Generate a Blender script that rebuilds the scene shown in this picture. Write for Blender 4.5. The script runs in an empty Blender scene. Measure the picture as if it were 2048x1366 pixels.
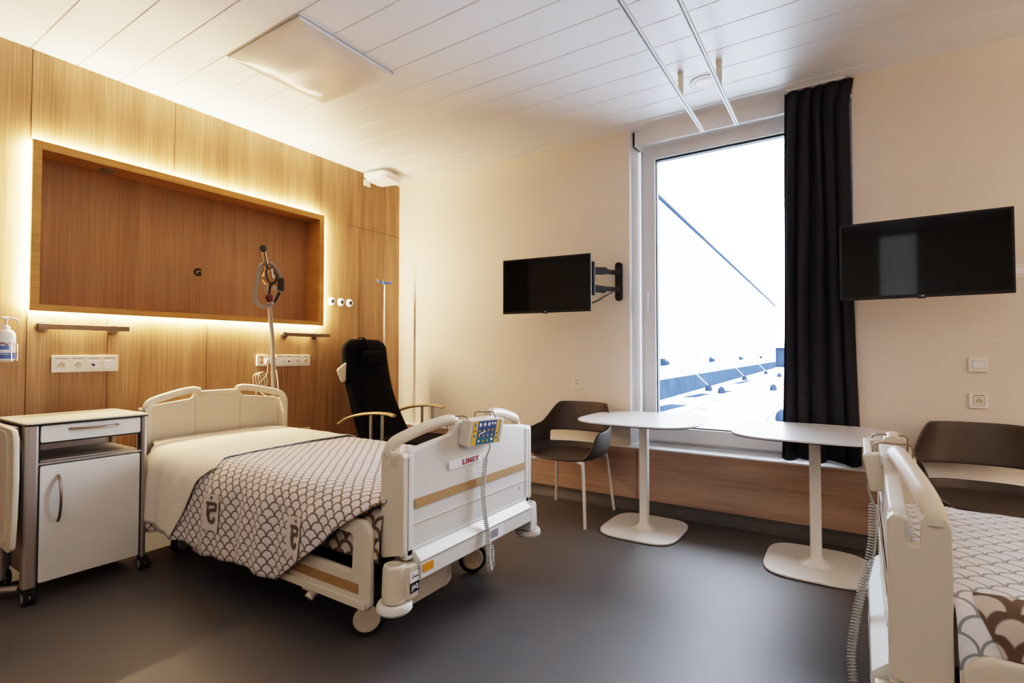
import bpy, bmesh, math, random
from mathutils import Vector, Matrix, noise
random.seed(7)
PI = math.pi
sc = bpy.context.scene
C = sc.collection

# ------------------------------------------------------------------ materials
def lin(h):
    v = [int(h[i:i+2], 16)/255 for i in (0, 2, 4)]
    return tuple(c/12.92 if c <= .04045 else ((c+.055)/1.055)**2.4 for c in v) + (1,)

def mk(name):
    m = bpy.data.materials.new(name); m.use_nodes = True
    nt = m.node_tree; b = nt.nodes['Principled BSDF']
    return m, nt, b

def pmat(name, col, rough=.5, metal=0., var=.04, nscale=30., bump=0., spec=.5, coat=0.):
    m, nt, b = mk(name)
    c = lin(col) if isinstance(col, str) else tuple(col)+(1,)
    N = nt.nodes.new('ShaderNodeTexNoise'); N.inputs['Scale'].default_value = nscale; N.inputs['Detail'].default_value = 3
    tc = nt.nodes.new('ShaderNodeTexCoord'); nt.links.new(tc.outputs['Object'], N.inputs['Vector'])
    mx = nt.nodes.new('ShaderNodeMix'); mx.data_type = 'RGBA'
    mx.inputs[6].default_value = tuple(x*(1-var) for x in c[:3])+(1,)
    mx.inputs[7].default_value = tuple(min(1, x*(1+var)) for x in c[:3])+(1,)
    nt.links.new(N.outputs['Fac'], mx.inputs[0]); nt.links.new(mx.outputs[2], b.inputs['Base Color'])
    b.inputs['Roughness'].default_value = rough; b.inputs['Metallic'].default_value = metal
    b.inputs['Specular IOR Level'].default_value = spec
    b.inputs['Coat Weight'].default_value = coat
    if bump:
        bp = nt.nodes.new('ShaderNodeBump'); bp.inputs['Strength'].default_value = bump; bp.inputs['Distance'].default_value = .002
        nt.links.new(N.outputs['Fac'], bp.inputs['Height']); nt.links.new(bp.outputs[0], b.inputs['Normal'])
    return m

def wood(name, dark, mid, light, axis='z', rough=.42):
    m, nt, b = mk(name)
    tc = nt.nodes.new('ShaderNodeTexCoord')
    def noi(sx, sl, det, dist=0):
        mp = nt.nodes.new('ShaderNodeMapping')
        s = [sx, sx, sx]; s['xyz'.index(axis)] = sl
        mp.inputs['Scale'].default_value = s
        n = nt.nodes.new('ShaderNodeTexNoise'); n.inputs['Scale'].default_value = 1; n.inputs['Detail'].default_value = det
        n.inputs['Distortion'].default_value = dist
        nt.links.new(tc.outputs['Object'], mp.inputs[0]); nt.links.new(mp.outputs[0], n.inputs['Vector'])
        return n
    n1 = noi(9, .5, 3, .4); n2 = noi(110, 2.2, 4); n3 = noi(1.6, .25, 2)
    def math_(op, a, bb, v=None):
        k = nt.nodes.new('ShaderNodeMath'); k.operation = op
        nt.links.new(a, k.inputs[0])
        if v is None: nt.links.new(bb, k.inputs[1])
        else: k.inputs[1].default_value = v
        return k.outputs[0]
    s = math_('ADD', math_('MULTIPLY', n1.outputs[0], None, .4), math_('MULTIPLY', n2.outputs[0], None, .42))
    s = math_('ADD', s, math_('MULTIPLY', n3.outputs[0], None, .18))
    cr = nt.nodes.new('ShaderNodeValToRGB')
    e = cr.color_ramp.elements
    e[0].position = .38; e[0].color = lin(dark); e[1].position = .62; e[1].color = lin(light)
    k = e.new(.5); k.color = lin(mid)
    nt.links.new(s, cr.inputs[0]); nt.links.new(cr.outputs[0], b.inputs['Base Color'])
    b.inputs['Roughness'].default_value = rough
    bp = nt.nodes.new('ShaderNodeBump'); bp.inputs['Strength'].default_value = .12; bp.inputs['Distance'].default_value = .001
    nt.links.new(n2.outputs[0], bp.inputs['Height']); nt.links.new(bp.outputs[0], b.inputs['Normal'])
    return m

def emis(name, col, s):
    m, nt, b = mk(name)
    b.inputs['Base Color'].default_value = (0, 0, 0, 1)
    n = nt.nodes.new('ShaderNodeRGB'); n.outputs[0].default_value = tuple(col)+(1,)
    nt.links.new(n.outputs[0], b.inputs['Emission Color']); b.inputs['Emission Strength'].default_value = s
    return m

def scale_mat(name, cell, line, lw, soft=.03, rough=.85, stretch=1.0):
    """fish-scale cloth: arcs drawn from the UV map (one unit = one scale width)"""
    m, nt, b = mk(name)
    L = nt.links.new
    def mth(op, *a):
        k = nt.nodes.new('ShaderNodeMath'); k.operation = op
        for i, v in enumerate(a):
            if isinstance(v, (int, float)): k.inputs[i].default_value = v
            else: L(v, k.inputs[i])
        return k.outputs[0]
    uv = nt.nodes.new('ShaderNodeUVMap'); sp = nt.nodes.new('ShaderNodeSeparateXYZ'); L(uv.outputs[0], sp.inputs[0])
    wn = nt.nodes.new('ShaderNodeTexNoise'); wn.inputs['Scale'].default_value = .35; L(uv.outputs[0], wn.inputs['Vector'])
    u = mth('ADD', sp.outputs[0], mth('MULTIPLY', wn.outputs[0], .35)); v = mth('MULTIPLY', sp.outputs[1], 1.9*stretch)
    row = mth('FLOOR', v); t = mth('FRACT', v)
    par = mth('MULTIPLY', mth('MODULO', mth('ADD', row, 1000.), 2.), .5)
    x = mth('SUBTRACT', mth('FRACT', mth('ADD', u, par)), .5)
    th = mth('MULTIPLY', t, .5)
    d = mth('SQRT', mth('ADD', mth('MULTIPLY', x, x), mth('MULTIPLY', th, th)))
    e = mth('ABSOLUTE', mth('SUBTRACT', d, .47))
    mr = nt.nodes.new('ShaderNodeMapRange'); mr.inputs[1].default_value = lw; mr.inputs[2].default_value = lw+soft
    mr.inputs[3].default_value = 1; mr.inputs[4].default_value = 0; L(e, mr.inputs[0])
    n = nt.nodes.new('ShaderNodeTexNoise'); n.inputs['Scale'].default_value = 6; L(uv.outputs[0], n.inputs['Vector'])
    c2 = nt.nodes.new('ShaderNodeMix'); c2.data_type = 'RGBA'
    cc = lin(cell)
    c2.inputs[6].default_value = tuple(q*.88 for q in cc[:3])+(1,); c2.inputs[7].default_value = cc
    L(n.outputs[0], c2.inputs[0])
    mx = nt.nodes.new('ShaderNodeMix'); mx.data_type = 'RGBA'
    L(mr.outputs[0], mx.inputs[0]); L(c2.outputs[2], mx.inputs[6]); mx.inputs[7].default_value = lin(line)
    L(mx.outputs[2], b.inputs['Base Color']); b.inputs['Roughness'].default_value = rough
    b.inputs['Specular IOR Level'].default_value = .15
    b.inputs['Sheen Weight'].default_value = .15
    n3 = nt.nodes.new('ShaderNodeTexNoise'); n3.inputs['Scale'].default_value = 1.1; n3.inputs['Detail'].default_value = 3; L(uv.outputs[0], n3.inputs['Vector'])
    bp = nt.nodes.new('ShaderNodeBump'); bp.inputs['Strength'].default_value = .35; bp.inputs['Distance'].default_value = .01
    L(n3.outputs[0], bp.inputs['Height']); L(bp.outputs[0], b.inputs['Normal'])
    return m

M = {}
M['oak'] = wood('oak_vertical', '7e6042', '9a7857', 'ae8c6a')
M['oak_dark'] = wood('oak_recess', '8c6a4c', '9c7858', 'a98464')
M['oak_h'] = wood('oak_horizontal', '9a7f6e', 'b09484', 'c0a594', axis='x', rough=.45)
M['oak_frame'] = wood('oak_frame', '9d7440', 'ab8049', 'b88d55', axis='y', rough=.4)
M['seam'] = pmat('seam_shadow', '4a3018', .9)
M['wallpaint'] = pmat('wall_paint', 'dfd4c9', .75, nscale=60, bump=.05)
M['white'] = pmat('white_paint', 'eeeff1', .5)
M['ceil'] = pmat('ceiling_metal', 'e8e8e9', .38, var=.015, nscale=6)
M['joint'] = pmat('ceiling_joint', 'b0aaa4', .8)
M['pvc'] = pmat('window_pvc', 'e6e7e9', .35)
M['gasket'] = pmat('rubber_gasket', '262c38', .6)
M['socket'] = pmat('socket_plastic', 'e9e4da', .35)
M['cream'] = pmat('cream_plastic', 'd2c8b8', .38, var=.02)
M['lightplastic'] = pmat('pale_plastic', 'd8d6d2', .36, var=.02)  # on the beds, brighter-lit copy of the cream: light put into the colour
M['tan'] = pmat('tan_stripe', 'a3825a', .5)
M['silver'] = pmat('brushed_aluminium', 'aaa4a0', .38, .65, nscale=80)
M['chrome'] = pmat('chrome', 'cfcac4', .18, 1., var=.02)
M['steel'] = pmat('brushed_steel', '8c7b6c', .34, .8, nscale=120)
M['black'] = pmat('black_plastic', '121315', .42, var=.1)
M['rubber'] = pmat('black_rubber', '1c1c1d', .75)
M['darkgrey'] = pmat('dark_grey_metal', '2c2d30', .6)
M['screen'] = pmat('tv_glass', '07080a', .05, var=.02, spec=.4)
M['whitemetal'] = pmat('white_powder_coat', 'dcdad8', .38, var=.01)
M['tabletop'] = pmat('table_laminate', 'dfdfe2', .3, var=.01)
M['chair'] = pmat('taupe_plastic', '4b443f', .5, var=.04)
M['leather'] = pmat('black_upholstery', '080a0e', .8, var=.15, nscale=90, bump=.15, spec=.15)
M['armwood'] = wood('beech_arm', 'b0936a', 'c2a67c', 'cfb48a', axis='x', rough=.4)
M['curtain'] = pmat('curtain_cloth', '33343c', .85, var=.12, nscale=200, spec=.2)
M['sheet'] = pmat('white_sheet', 'dcd3c6', .85, var=.03, nscale=14, bump=.3, spec=.15)
M['mattress'] = pmat('mattress_cover', 'd9cdb4', .7)
M['quilt'] = scale_mat('quilt_scales', 'd8d2d2', '776960', .046, .03)
M['quilt_cool_lit'] = scale_mat('quilt_scales_cool_lit', 'dadbe0', '868a90', .026, .03)  # same quilt cloth, with cool light put into its cell and line colours
M['quilt_under'] = scale_mat('quilt_reverse', 'c2b7ad', '63554b', .085, .05)
M['emblem_patch'] = pmat('emblem_patch', 'cfc6c0', .85)
M['emblem_ink'] = pmat('emblem_ink', '675e5a', .85)
M['ink'] = pmat('black_ink', '0c0d10', .5)
M['red'] = pmat('red_ink', '8f1230', .5)
M['orange'] = pmat('orange_sticker', 'd58a10', .5)
M['greysticker'] = pmat('grey_sticker', '8d8d93', .5)
M['labelwhite'] = pmat('label_white', 'eceaf0', .45)
M['labelblack'] = pmat('label_black', '25272c', .5)
M['blue'] = pmat('blue_keypad', '35507e', .4)
M['teal'] = pmat('teal_keypad', '2c6579', .4)
M['yellow'] = pmat('amber_keypad', 'd8a83e', .45)
M['brightblue'] = pmat('blue_plastic', '2b5fc4', .4)
M['bottleblue'] = pmat('bottle_label_blue', '5573b5', .5)
M['bottlered'] = pmat('bottle_label_red', 'a96a50', .5)
M['bottle'] = pmat('bottle_plastic', 'e4e6ea', .3)
M['darkred'] = pmat('dark_red_plastic', '5c1f1c', .35)
M['greyhandle'] = pmat('grey_handle', '8d847c', .5)
M['grout'] = pmat('roof_joint', '2a3446', .8)
M['cable'] = pmat('cream_cable', 'e0d6c4', .5)
M['coil'] = pmat('grey_coil', 'b4b0aa', .4)
M['film'] = None

def floor_mat():
    m, nt, b = mk('vinyl_floor')
    tc = nt.nodes.new('ShaderNodeTexCoord')
    n = nt.nodes.new('ShaderNodeTexNoise'); n.inputs['Scale'].default_value = 420; n.inputs['Detail'].default_value = 2
    n2 = nt.nodes.new('ShaderNodeTexNoise'); n2.inputs['Scale'].default_value = 2.2; n2.inputs['Detail'].default_value = 4
    nt.links.new(tc.outputs['Object'], n.inputs[0]); nt.links.new(tc.outputs['Object'], n2.inputs[0])
    cr = nt.nodes.new('ShaderNodeValToRGB'); e = cr.color_ramp.elements
    e[0].position = .3; e[0].color = lin('444345'); e[1].position = .68; e[1].color = lin('6a6868')
    nt.links.new(n.outputs[0], cr.inputs[0])
    mx = nt.nodes.new('ShaderNodeMix'); mx.data_type = 'RGBA'; mx.blend_type = 'MULTIPLY'
    c2 = nt.nodes.new('ShaderNodeValToRGB'); e = c2.color_ramp.elements
    e[0].position = .3; e[0].color = (.88, .88, .88, 1); e[1].position = .7; e[1].color = (1, 1, 1, 1)
    nt.links.new(n2.outputs[0], c2.inputs[0])
    mx.inputs[0].default_value = 1; nt.links.new(cr.outputs[0], mx.inputs[6]); nt.links.new(c2.outputs[0], mx.inputs[7])
    nt.links.new(mx.outputs[2], b.inputs['Base Color'])
    b.inputs['Roughness'].default_value = .48; b.inputs['Specular IOR Level'].default_value = .38
    bp = nt.nodes.new('ShaderNodeBump'); bp.inputs['Strength'].default_value = .12; bp.inputs['Distance'].default_value = .001
    nt.links.new(n.outputs[0], bp.inputs['Height']); nt.links.new(bp.outputs[0], b.inputs['Normal'])
    return m
M['floor'] = floor_mat()

def glass_mat(name, tint=(.96, .98, 1), film=False):
    m, nt, b = mk(name)
    nt.nodes.remove(b); out = nt.nodes['Material Output']
    t = nt.nodes.new('ShaderNodeBsdfTransparent'); t.inputs[0].default_value = tuple(tint)+(1,)
    g = nt.nodes.new('ShaderNodeBsdfGlossy'); g.inputs['Roughness'].default_value = .02 if not film else .22
    f = nt.nodes.new('ShaderNodeFresnel'); f.inputs[0].default_value = 1.35
    mx = nt.nodes.new('ShaderNodeMixShader')
    nt.links.new(f.outputs[0], mx.inputs[0]); nt.links.new(t.outputs[0], mx.inputs[1]); nt.links.new(g.outputs[0], mx.inputs[2])
    if film:
        d = nt.nodes.new('ShaderNodeBsdfDiffuse'); d.inputs[0].default_value = lin('e2d9d0')
        m2 = nt.nodes.new('ShaderNodeMixShader'); m2.inputs[0].default_value = .85
        n = nt.nodes.new('ShaderNodeTexNoise'); n.inputs['Scale'].default_value = 5; n.inputs['Detail'].default_value = 3
        bp = nt.nodes.new('ShaderNodeBump'); bp.inputs['Strength'].default_value = .12; bp.inputs['Distance'].default_value = .02
        nt.links.new(n.outputs[0], bp.inputs['Height']); nt.links.new(bp.outputs[0], g.inputs['Normal'])
        nt.links.new(mx.outputs[0], m2.inputs[1]); nt.links.new(d.outputs[0], m2.inputs[2]); nt.links.new(m2.outputs[0], out.inputs[0])
    else:
        nt.links.new(mx.outputs[0], out.inputs[0])
    return m
M['glass'] = glass_mat('window_glass')
M['film'] = glass_mat('plastic_film', (.97, .95, .92), film=True)

LEDC = (1.0, .78, .50)
M['led'] = emis('led_strip_glow', (1.0, .74, .42), 30)

# ------------------------------------------------------------------ mesh builder
def fillet(poly, r, n=5):
    out = []; k = len(poly)
    for i in range(k):
        p = Vector(poly[i]); a = Vector(poly[i-1])-p; b = Vector(poly[(i+1) % k])-p
        rr = r[i] if isinstance(r, (list, tuple)) else r
        la, lb = a.length, b.length
        if rr <= 0 or la < 1e-6 or lb < 1e-6: out.append(tuple(p)); continue
        a.normalize(); b.normalize(); ang = a.angle(b)
        if ang > PI-.02: out.append(tuple(p)); continue
        t = min(rr/math.tan(ang/2), la*.49, lb*.49); rr = t*math.tan(ang/2)
        c = p+(a+b).normalized()*(rr/math.sin(ang/2))
        s = p+a*t-c; e = p+b*t-c
        sa = math.atan2(s.y, s.x); da = math.atan2(e.y, e.x)-sa
        while da > PI: da -= 2*PI
        while da < -PI: da += 2*PI
        for j in range(n+1):
            q = sa+da*j/n; out.append((c.x+rr*math.cos(q), c.y+rr*math.sin(q)))
    return out

def rrect(x0, x1, y0, y1, r, n=6): return fillet([(x0, y0), (x1, y0), (x1, y1), (x0, y1)], r, n)

def area2(p): return sum(p[i-1][0]*p[i][1]-p[i][0]*p[i-1][1] for i in range(len(p)))/2

def offset(poly, d):
    k = len(poly); out = []; s = 1 if area2(poly) > 0 else -1
    for i in range(k):
        p = Vector(poly[i]); a = (p-Vector(poly[i-1])); b = (Vector(poly[(i+1) % k])-p)
        if a.length < 1e-9: a = b
        if b.length < 1e-9: b = a
        a.normalize(); b.normalize()
        n1 = Vector((-a.y, a.x))*s; n2 = Vector((-b.y, b.x))*s
        n = (n1+n2)
        if n.length < 1e-6: n = n1
        n.normalize(); dn = max(.4, n.dot(n1))
        out.append(tuple(p+n*d/dn))
    return out

def catmull(pts, n=6, closed=False):
    P = [Vector(p) for p in pts]; out = []; k = len(P)
    for i in range(k if closed else k-1):
        p0 = P[i-1] if (closed or i > 0) else P[0]*2-P[1]
        p1 = P[i]; p2 = P[(i+1) % k]
        p3 = P[(i+2) % k] if (closed or i+2 < k) else P[-1]*2-P[-2]
        for j in range(n):
            t = j/n
            out.append(.5*((2*p1)+(-p0+p2)*t+(2*p0-5*p1+4*p2-p3)*t*t+(-p0+3*p1-3*p2+p3)*t**3))
    if not closed: out.append(P[-1].copy())
    return out

class B:
    def __init__(s): s.bm = bmesh.new(); s.pr = False
    def _face(s, vs, mi=0):
        try: f = s.bm.faces.new(vs); f.material_index = mi; return f
        except ValueError: return None
    def prism(s, outline, axis, a, b, bev=0, holes=(), mi=0, T=None):
        s.pr = s.pr or bev > 0
        if area2(outline) < 0: outline = outline[::-1]
        holes = [h if area2(h) > 0 else h[::-1] for h in holes]
        sg = 1 if b > a else -1
        bev = min(bev, abs(b-a)*.45)
        def P(p, t):
            v = {'x': (t, p[0], p[1]), 'y': (p[0], t, p[1]), 'z': (p[0], p[1], t)}[axis]
            v = Vector(v)
            return s.bm.verts.new(T @ v if T else v)
        if bev: lv = [(a, bev), (a+sg*bev*.3, bev*.3), (a+sg*bev, 0), (b-sg*bev, 0), (b-sg*bev*.3, bev*.3), (b, bev)]
        else: lv = [(a, 0), (b, 0)]
        caps = [[], []]
        concave = any((Vector(outline[i])-Vector(outline[i-1])).to_3d().cross((Vector(outline[(i+1) % len(outline)])-Vector(outline[i])).to_3d()).z < -1e-7 for i in range(len(outline)))
        for li, loop in enumerate([outline]+list(holes)):
            rings = []
            for t, ins in lv:
                pl = offset(loop, ins if li == 0 else -ins) if ins else loop
                rings.append([P(p, t) for p in pl])
            n = len(loop)
            for r0, r1 in zip(rings, rings[1:]):
                for i in range(n):
                    s._face((r0[i], r0[(i+1) % n], r1[(i+1) % n], r1[i]), mi)
            caps[0].append(rings[0]); caps[1].append(rings[-1])
        for cp in caps:
            if len(cp) == 1 and not concave: s._face(cp[0], mi)
            else:
                ed = []
                for r in cp:
                    for i in range(len(r)):
                        e = s.bm.edges.get((r[i], r[(i+1) % len(r)])) or s.bm.edges.new((r[i], r[(i+1) % len(r)]))
                        ed.append(e)
                g = bmesh.ops.triangle_fill(s.bm, use_beauty=True, use_dissolve=False, edges=ed)
                for f in g['geom']:
                    if isinstance(f, bmesh.types.BMFace): f.material_index = mi
        return s
    def box(s, x0, x1, y0, y1, z0, z1, bev=0, mi=0, T=None):
        return s.prism([(x0, y0), (x1, y0), (x1, y1), (x0, y1)] if not bev else rrect(x0, x1, y0, y1, bev, 3), 'z', z0, z1, bev, mi=mi, T=T)
    def tube(s, pts, r, n=10, mi=0, closed=False, smooth=0, flat=1., cap=True, up=None):
        pts = catmull(pts, smooth, closed) if smooth else [Vector(p) for p in pts]
        k = len(pts); R = r if isinstance(r, (list, tuple)) else None
        rings = []; prev = None
        for i, p in enumerate(pts):
            if closed: t = pts[(i+1) % k]-pts[i-1]
            else: t = pts[min(i+1, k-1)]-pts[max(i-1, 0)]
            if t.length < 1e-9: t = Vector((0, 0, 1))
            t.normalize()
            if up is not None:
                a = Vector(up); a = a-t*a.dot(t)
                if a.length < 1e-3: a = prev or t.orthogonal()
            elif prev is None: a = t.orthogonal()
            else: a = prev-t*prev.dot(t)
            a.normalize(); prev = a; bb = t.cross(a)
            if R: q = R[0]+(R[-1]-R[0])*i/(k-1) if len(R) == 2 else R[min(int(i*len(R)/k), len(R)-1)]
            else: q = r
            rings.append([s.bm.verts.new(p+a*math.cos(2*PI*j/n)*q*flat+bb*math.sin(2*PI*j/n)*q) for j in range(n)])
        for i in range(k if closed else k-1):
            r0, r1 = rings[i], rings[(i+1) % k]
            for j in range(n): s._face((r0[j], r0[(j+1) % n], r1[(j+1) % n], r1[j]), mi)
        if cap and not closed: s._face(rings[0][::-1], mi); s._face(rings[-1], mi)
        return s
    def cyl(s, p0, p1, r, r1=None, n=24, mi=0):
        return s.tube([p0, p1], [r, r if r1 is None else r1], n, mi)
    def lathe(s, prof, c=(0, 0, 0), axis='z', n=28, mi=0, T=None):
        rings = []
        for (r, h) in prof:
            ring = []
            for j in range(n):
                a = 2*PI*j/n; ca, sa = r*math.cos(a), r*math.sin(a)
                v = {'z': (ca, sa, h), 'x': (h, ca, sa), 'y': (ca, h, sa)}[axis]
                v = Vector(v)+Vector(c)
                ring.append(s.bm.verts.new(T @ v if T else v))
            rings.append(ring)
        for r0, r1 in zip(rings, rings[1:]):
            for j in range(n): s._face((r0[j], r0[(j+1) % n], r1[(j+1) % n], r1[j]), mi)
        s._face(rings[0][::-1], mi); s._face(rings[-1], mi)
        return s
    def grid(s, fn, nu, nv, closed=False, mi=0, uvs=1., skip=None):
        uvl = s.bm.loops.layers.uv.verify()
        V = [[None]*(nv+1) for _ in range(nu+1)]; U = {}
        for i in range(nu+1):
            for j in range(nv+1):
                if closed and i == nu: V[i][j] = V[0][j]; continue
                p = fn(i/nu, j/nv)
                V[i][j] = s.bm.verts.new(p[:3]); U[(i, j)] = p[3:5] if len(p) > 3 else (i/nu, j/nv)
        for i in range(nu):
            for j in range(nv):
                if skip and skip(i, j): continue
                f = s._face((V[i][j], V[i+1][j], V[i+1][j+1], V[i][j+1]), mi)
                if f:
                    for lp, key in zip(f.loops, ((i, j), (i+1, j), (i+1, j+1), (i, j+1))):
                        if key in U: lp[uvl].uv = U[key]
        return s
    def build(s, name, mat, parent=None, wn=None, world=False, loc=None, rot=None, ang=38, recalc=True, tag_=None):
        if wn is None: wn = s.pr
        bmesh.ops.remove_doubles(s.bm, verts=s.bm.verts, dist=1e-6)
        if recalc: bmesh.ops.recalc_face_normals(s.bm, faces=s.bm.faces)
        me = bpy.data.meshes.new(name); s.bm.to_mesh(me); s.bm.free()
        for p in me.polygons: p.use_smooth = True
        me.set_sharp_from_angle(angle=math.radians(ang))
        for m_ in (mat if isinstance(mat, (list, tuple)) else [mat]): me.materials.append(M[m_])
        o = bpy.data.objects.new(name, me); C.objects.link(o)
        if wn and len(me.vertices) < 6000:
            q = o.modifiers.new('n', 'WEIGHTED_NORMAL'); q.keep_sharp = True
        if parent is not None:
            o.parent = parent
            if world: o.matrix_parent_inverse = wm(parent).inverted()
        if loc is not None: o.location = loc
        if rot is not None: o.rotation_euler = rot
        return o

def wm(o):
    m = Matrix.Translation(o.location) @ o.rotation_euler.to_matrix().to_4x4()
    return wm(o.parent) @ o.matrix_parent_inverse @ m if o.parent else m

def tag(o, label, cat, group=None, kind=None):
    o['label'] = label; o['category'] = cat
    if group: o['group'] = group
    if kind: o['kind'] = kind
    return o
def thing(name, label, cat, loc=(0, 0, 0), rz=0, group=None):
    o = bpy.data.objects.new(name, None); C.objects.link(o); o.empty_display_size = .1
    o.location = loc; o.rotation_euler = (0, 0, rz)
    return tag(o, label, cat, group)
def struct(b, name, mat, parent=None):
    o = b.build(name, mat, parent)
    if parent is None: o['kind'] = 'structure'
    return o
def dup(root, loc, rz, label, group=None):
    r = root.copy(); C.objects.link(r); r.location = loc; r.rotation_euler = (0, 0, rz); r['label'] = label
    if group: r['group'] = group
    for ch in list(root.children):
        c = ch.copy(); C.objects.link(c); c.parent = r
        for g in list(ch.children):
            d = g.copy(); C.objects.link(d); d.parent = c
    return r
def text(name, s_, size, loc, rot, mat, parent=None, bold=0., align='CENTER', shear=0., world=False, ext=.0006, sx=1., sp=1.1):
    cu = bpy.data.curves.new(name, 'FONT'); cu.body = s_; cu.size = size; cu.align_x = align; cu.align_y = 'CENTER'
    cu.offset = bold; cu.space_character = sp; cu.extrude = ext; cu.shear = shear
    cu.materials.append(M[mat])
    tmp = bpy.data.objects.new(name, cu); C.objects.link(tmp); bpy.context.view_layer.update()
    me = bpy.data.meshes.new_from_object(tmp.evaluated_get(bpy.context.evaluated_depsgraph_get()))
    bpy.data.objects.remove(tmp); me.name = name
    if not me.materials: me.materials.append(M[mat])
    o = bpy.data.objects.new(name, me); C.objects.link(o); o.location = loc; o.rotation_euler = rot; o.scale = (sx, 1, 1)
    if parent is not None:
        o.parent = parent
        if world: o.matrix_parent_inverse = wm(parent).inverted()
    return o

# ------------------------------------------------------------------ room constants
XH, YW, ZC = -3.90, 3.855, 2.932
XR, YB = 2.62, -2.3
YL, ZL = 3.796, .472          # ledge front / top
WX0, WX1, YF = -1.403, .06, 4.10

# floor (with the upturned skirting)
b = B(); b.box(XH-.1, XR+.1, YB-.1, YW+.4, -.1, 0); struct(b, 'floor', 'floor')
b = B()
prof = [(YL+.055, 0), (YL-.035, 0), (YL-.03, .006), (YL-.006, .03), (YL+.004, .06), (YL+.004, .082), (YL+.055, .082)]
b.prism(prof, 'x', XH, XR, 0); o = struct(b, 'baseboard_window', 'floor')

# head wall with niche
Y0, Y1, Z0, Z1 = .985, 2.865, 1.455, 2.365
b = B()
b.box(XH-.25, XH, YB, Y0, 0, ZC+.1); b.box(XH-.25, XH, Y1, YW+.1, 0, ZC+.1)
b.box(XH-.25, XH, Y0, Y1, 0, Z0); b.box(XH-.25, XH, Y0, Y1, Z1, ZC+.1)
def seam(y0, y1, z0, z1): b.box(XH-.001, XH+.0012, y0, y1, z0, z1, mi=1)
for y, z0, z1 in ((.953, 0, 1.42), (.953, 2.41, ZC), (1.704, 2.41, ZC), (2.892, 2.41, ZC), (1.935, 0, 1.42), (1.335, 0, 1.42),
                  (3.324, 0, 2.39), (2.53, 0, 1.05), (.2, 0, ZC), (-.55, 0, ZC), (-1.3, 0, ZC)):
    seam(y-.0016, y+.0016, z0, z1)
seam(3.18, YW, 2.388, 2.391)
struct(b, 'wall_head', ['oak', 'seam'])
b = B(); b.box(XH-.16, XH-.135, Y0-.02, Y1+.02, Z0-.02, Z1+.02)
struct(b, 'wall_niche', ['oak_dark', 'seam'])
# niche surround frame
b = B()
out = [(.951, 1.424), (2.897, 1.424), (2.897, 2.400), (.951, 2.400)]
inn = [(.992, 1.462), (2.850, 1.462), (2.850, 2.352), (.992, 2.352)]
b.prism(out, 'x', XH+.022, XH+.05, .0015, holes=[inn])
inn2 = [(.990, 1.460), (2.852, 1.460), (2.852, 2.354), (.990, 2.354)]
o2 = [(.978, 1.448), (2.864, 1.448), (2.864, 2.366), (.978, 2.366)]
b.prism(o2, 'x', XH-.136, XH+.03, 0, holes=[inn2])
struct(b, 'trim_1', 'oak_frame')
led = thing('light_strip', 'warm glowing strip light around the edge of the oak wall niche', 'strip light', (XH+.01, 1.924, 1.43))
for nm, (y0, y1, z0, z1) in {'a': (.953, 2.895, 2.386, 2.396), 'b': (.953, 2.895, 1.428, 1.438), 'c': (.955, .965, 1.43, 2.39), 'd': (2.883, 2.893, 1.43, 2.39)}.items():
    b = B(); b.box(XH+.004, XH+.021, y0, y1, z0, z1); b.build('led_tape', 'led', led, world=True)

# letter in the niche
t = text('wall_letter', 'G', .072, (XH-.1335, 1.93, 1.782), (PI/2, 0, PI/2), 'ink', bold=.0035)
tag(t, 'black capital letter G fixed inside the oak wall niche', 'letter')

# window wall
b = B()
b.box(XH-.1, WX0, YW, YW+.35, 0, ZC+.1); b.box(WX1, XR+.1, YW, YW+.35, 0, ZC+.1); b.box(WX0, WX1, YW, YW+.35, 0, ZL-.02)
struct(b, 'wall_window', 'wallpaint')
b = B()   # white reveals
b.box(WX0, WX0+.004, YW+.001, YF+.05, ZL, ZC); b.box(WX1-.004, WX1, YW+.001, YF+.05, ZL, ZC)
struct(b, 'trim_2', 'white')
b = B(); b.box(XH, XR, YL, YW, ZL-.012, ZL, .002); b.box(WX0, WX1, YW-.01, YF+.06, ZL-.012, ZL)
struct(b, 'trim_3', 'white')
b = B()
for x0, x1 in ((XH, -2.62), (-2.617, -1.335), (-1.332, 1.2), (1.203, XR)):
    b.box(x0, x1-.001, YL+.004, YW, .08, ZL-.0125, .0015)
struct(b, 'trim_4', 'oak_h')
# other walls
b = B(); b.box(XR, XR+.1, YB, YW+.1, 0, ZC+.1)
struct(b, 'wall_right', 'oak')
b = B(); b.prism([(.98, 1.424), (2.92, 1.424), (2.92, 2.4), (.98, 2.4)], 'x', XR-.05, XR-.022, .0015, holes=[[(1.02, 1.462), (2.88, 1.462), (2.88, 2.352), (1.02, 2.352)]])
b.prism([(1.0, 1.45), (2.90, 1.45), (2.90, 2.37), (1.0, 2.37)], 'x', XR-.03, XR, 0, holes=[[(1.02, 1.462), (2.88, 1.462), (2.88, 2.352), (1.02, 2.352)]])
struct(b, 'trim_5', 'oak_frame')
b = B(); b.box(XH-.1, XR+.1, YB-.1, YB, 0, ZC+.1)
struct(b, 'wall_back', 'wallpaint')
b = B(); b.box(.30, 1.16, YB, YB+.04, 0, 2.2, .004); o = struct(b, 'door_1', 'pvc')
b = B(); b.tube([(1.08, YB+.04, 1.05), (1.08, YB+.09, 1.05), (.96, YB+.09, 1.05)], .01, 10); b.build('handle', 'steel', o)

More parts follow.
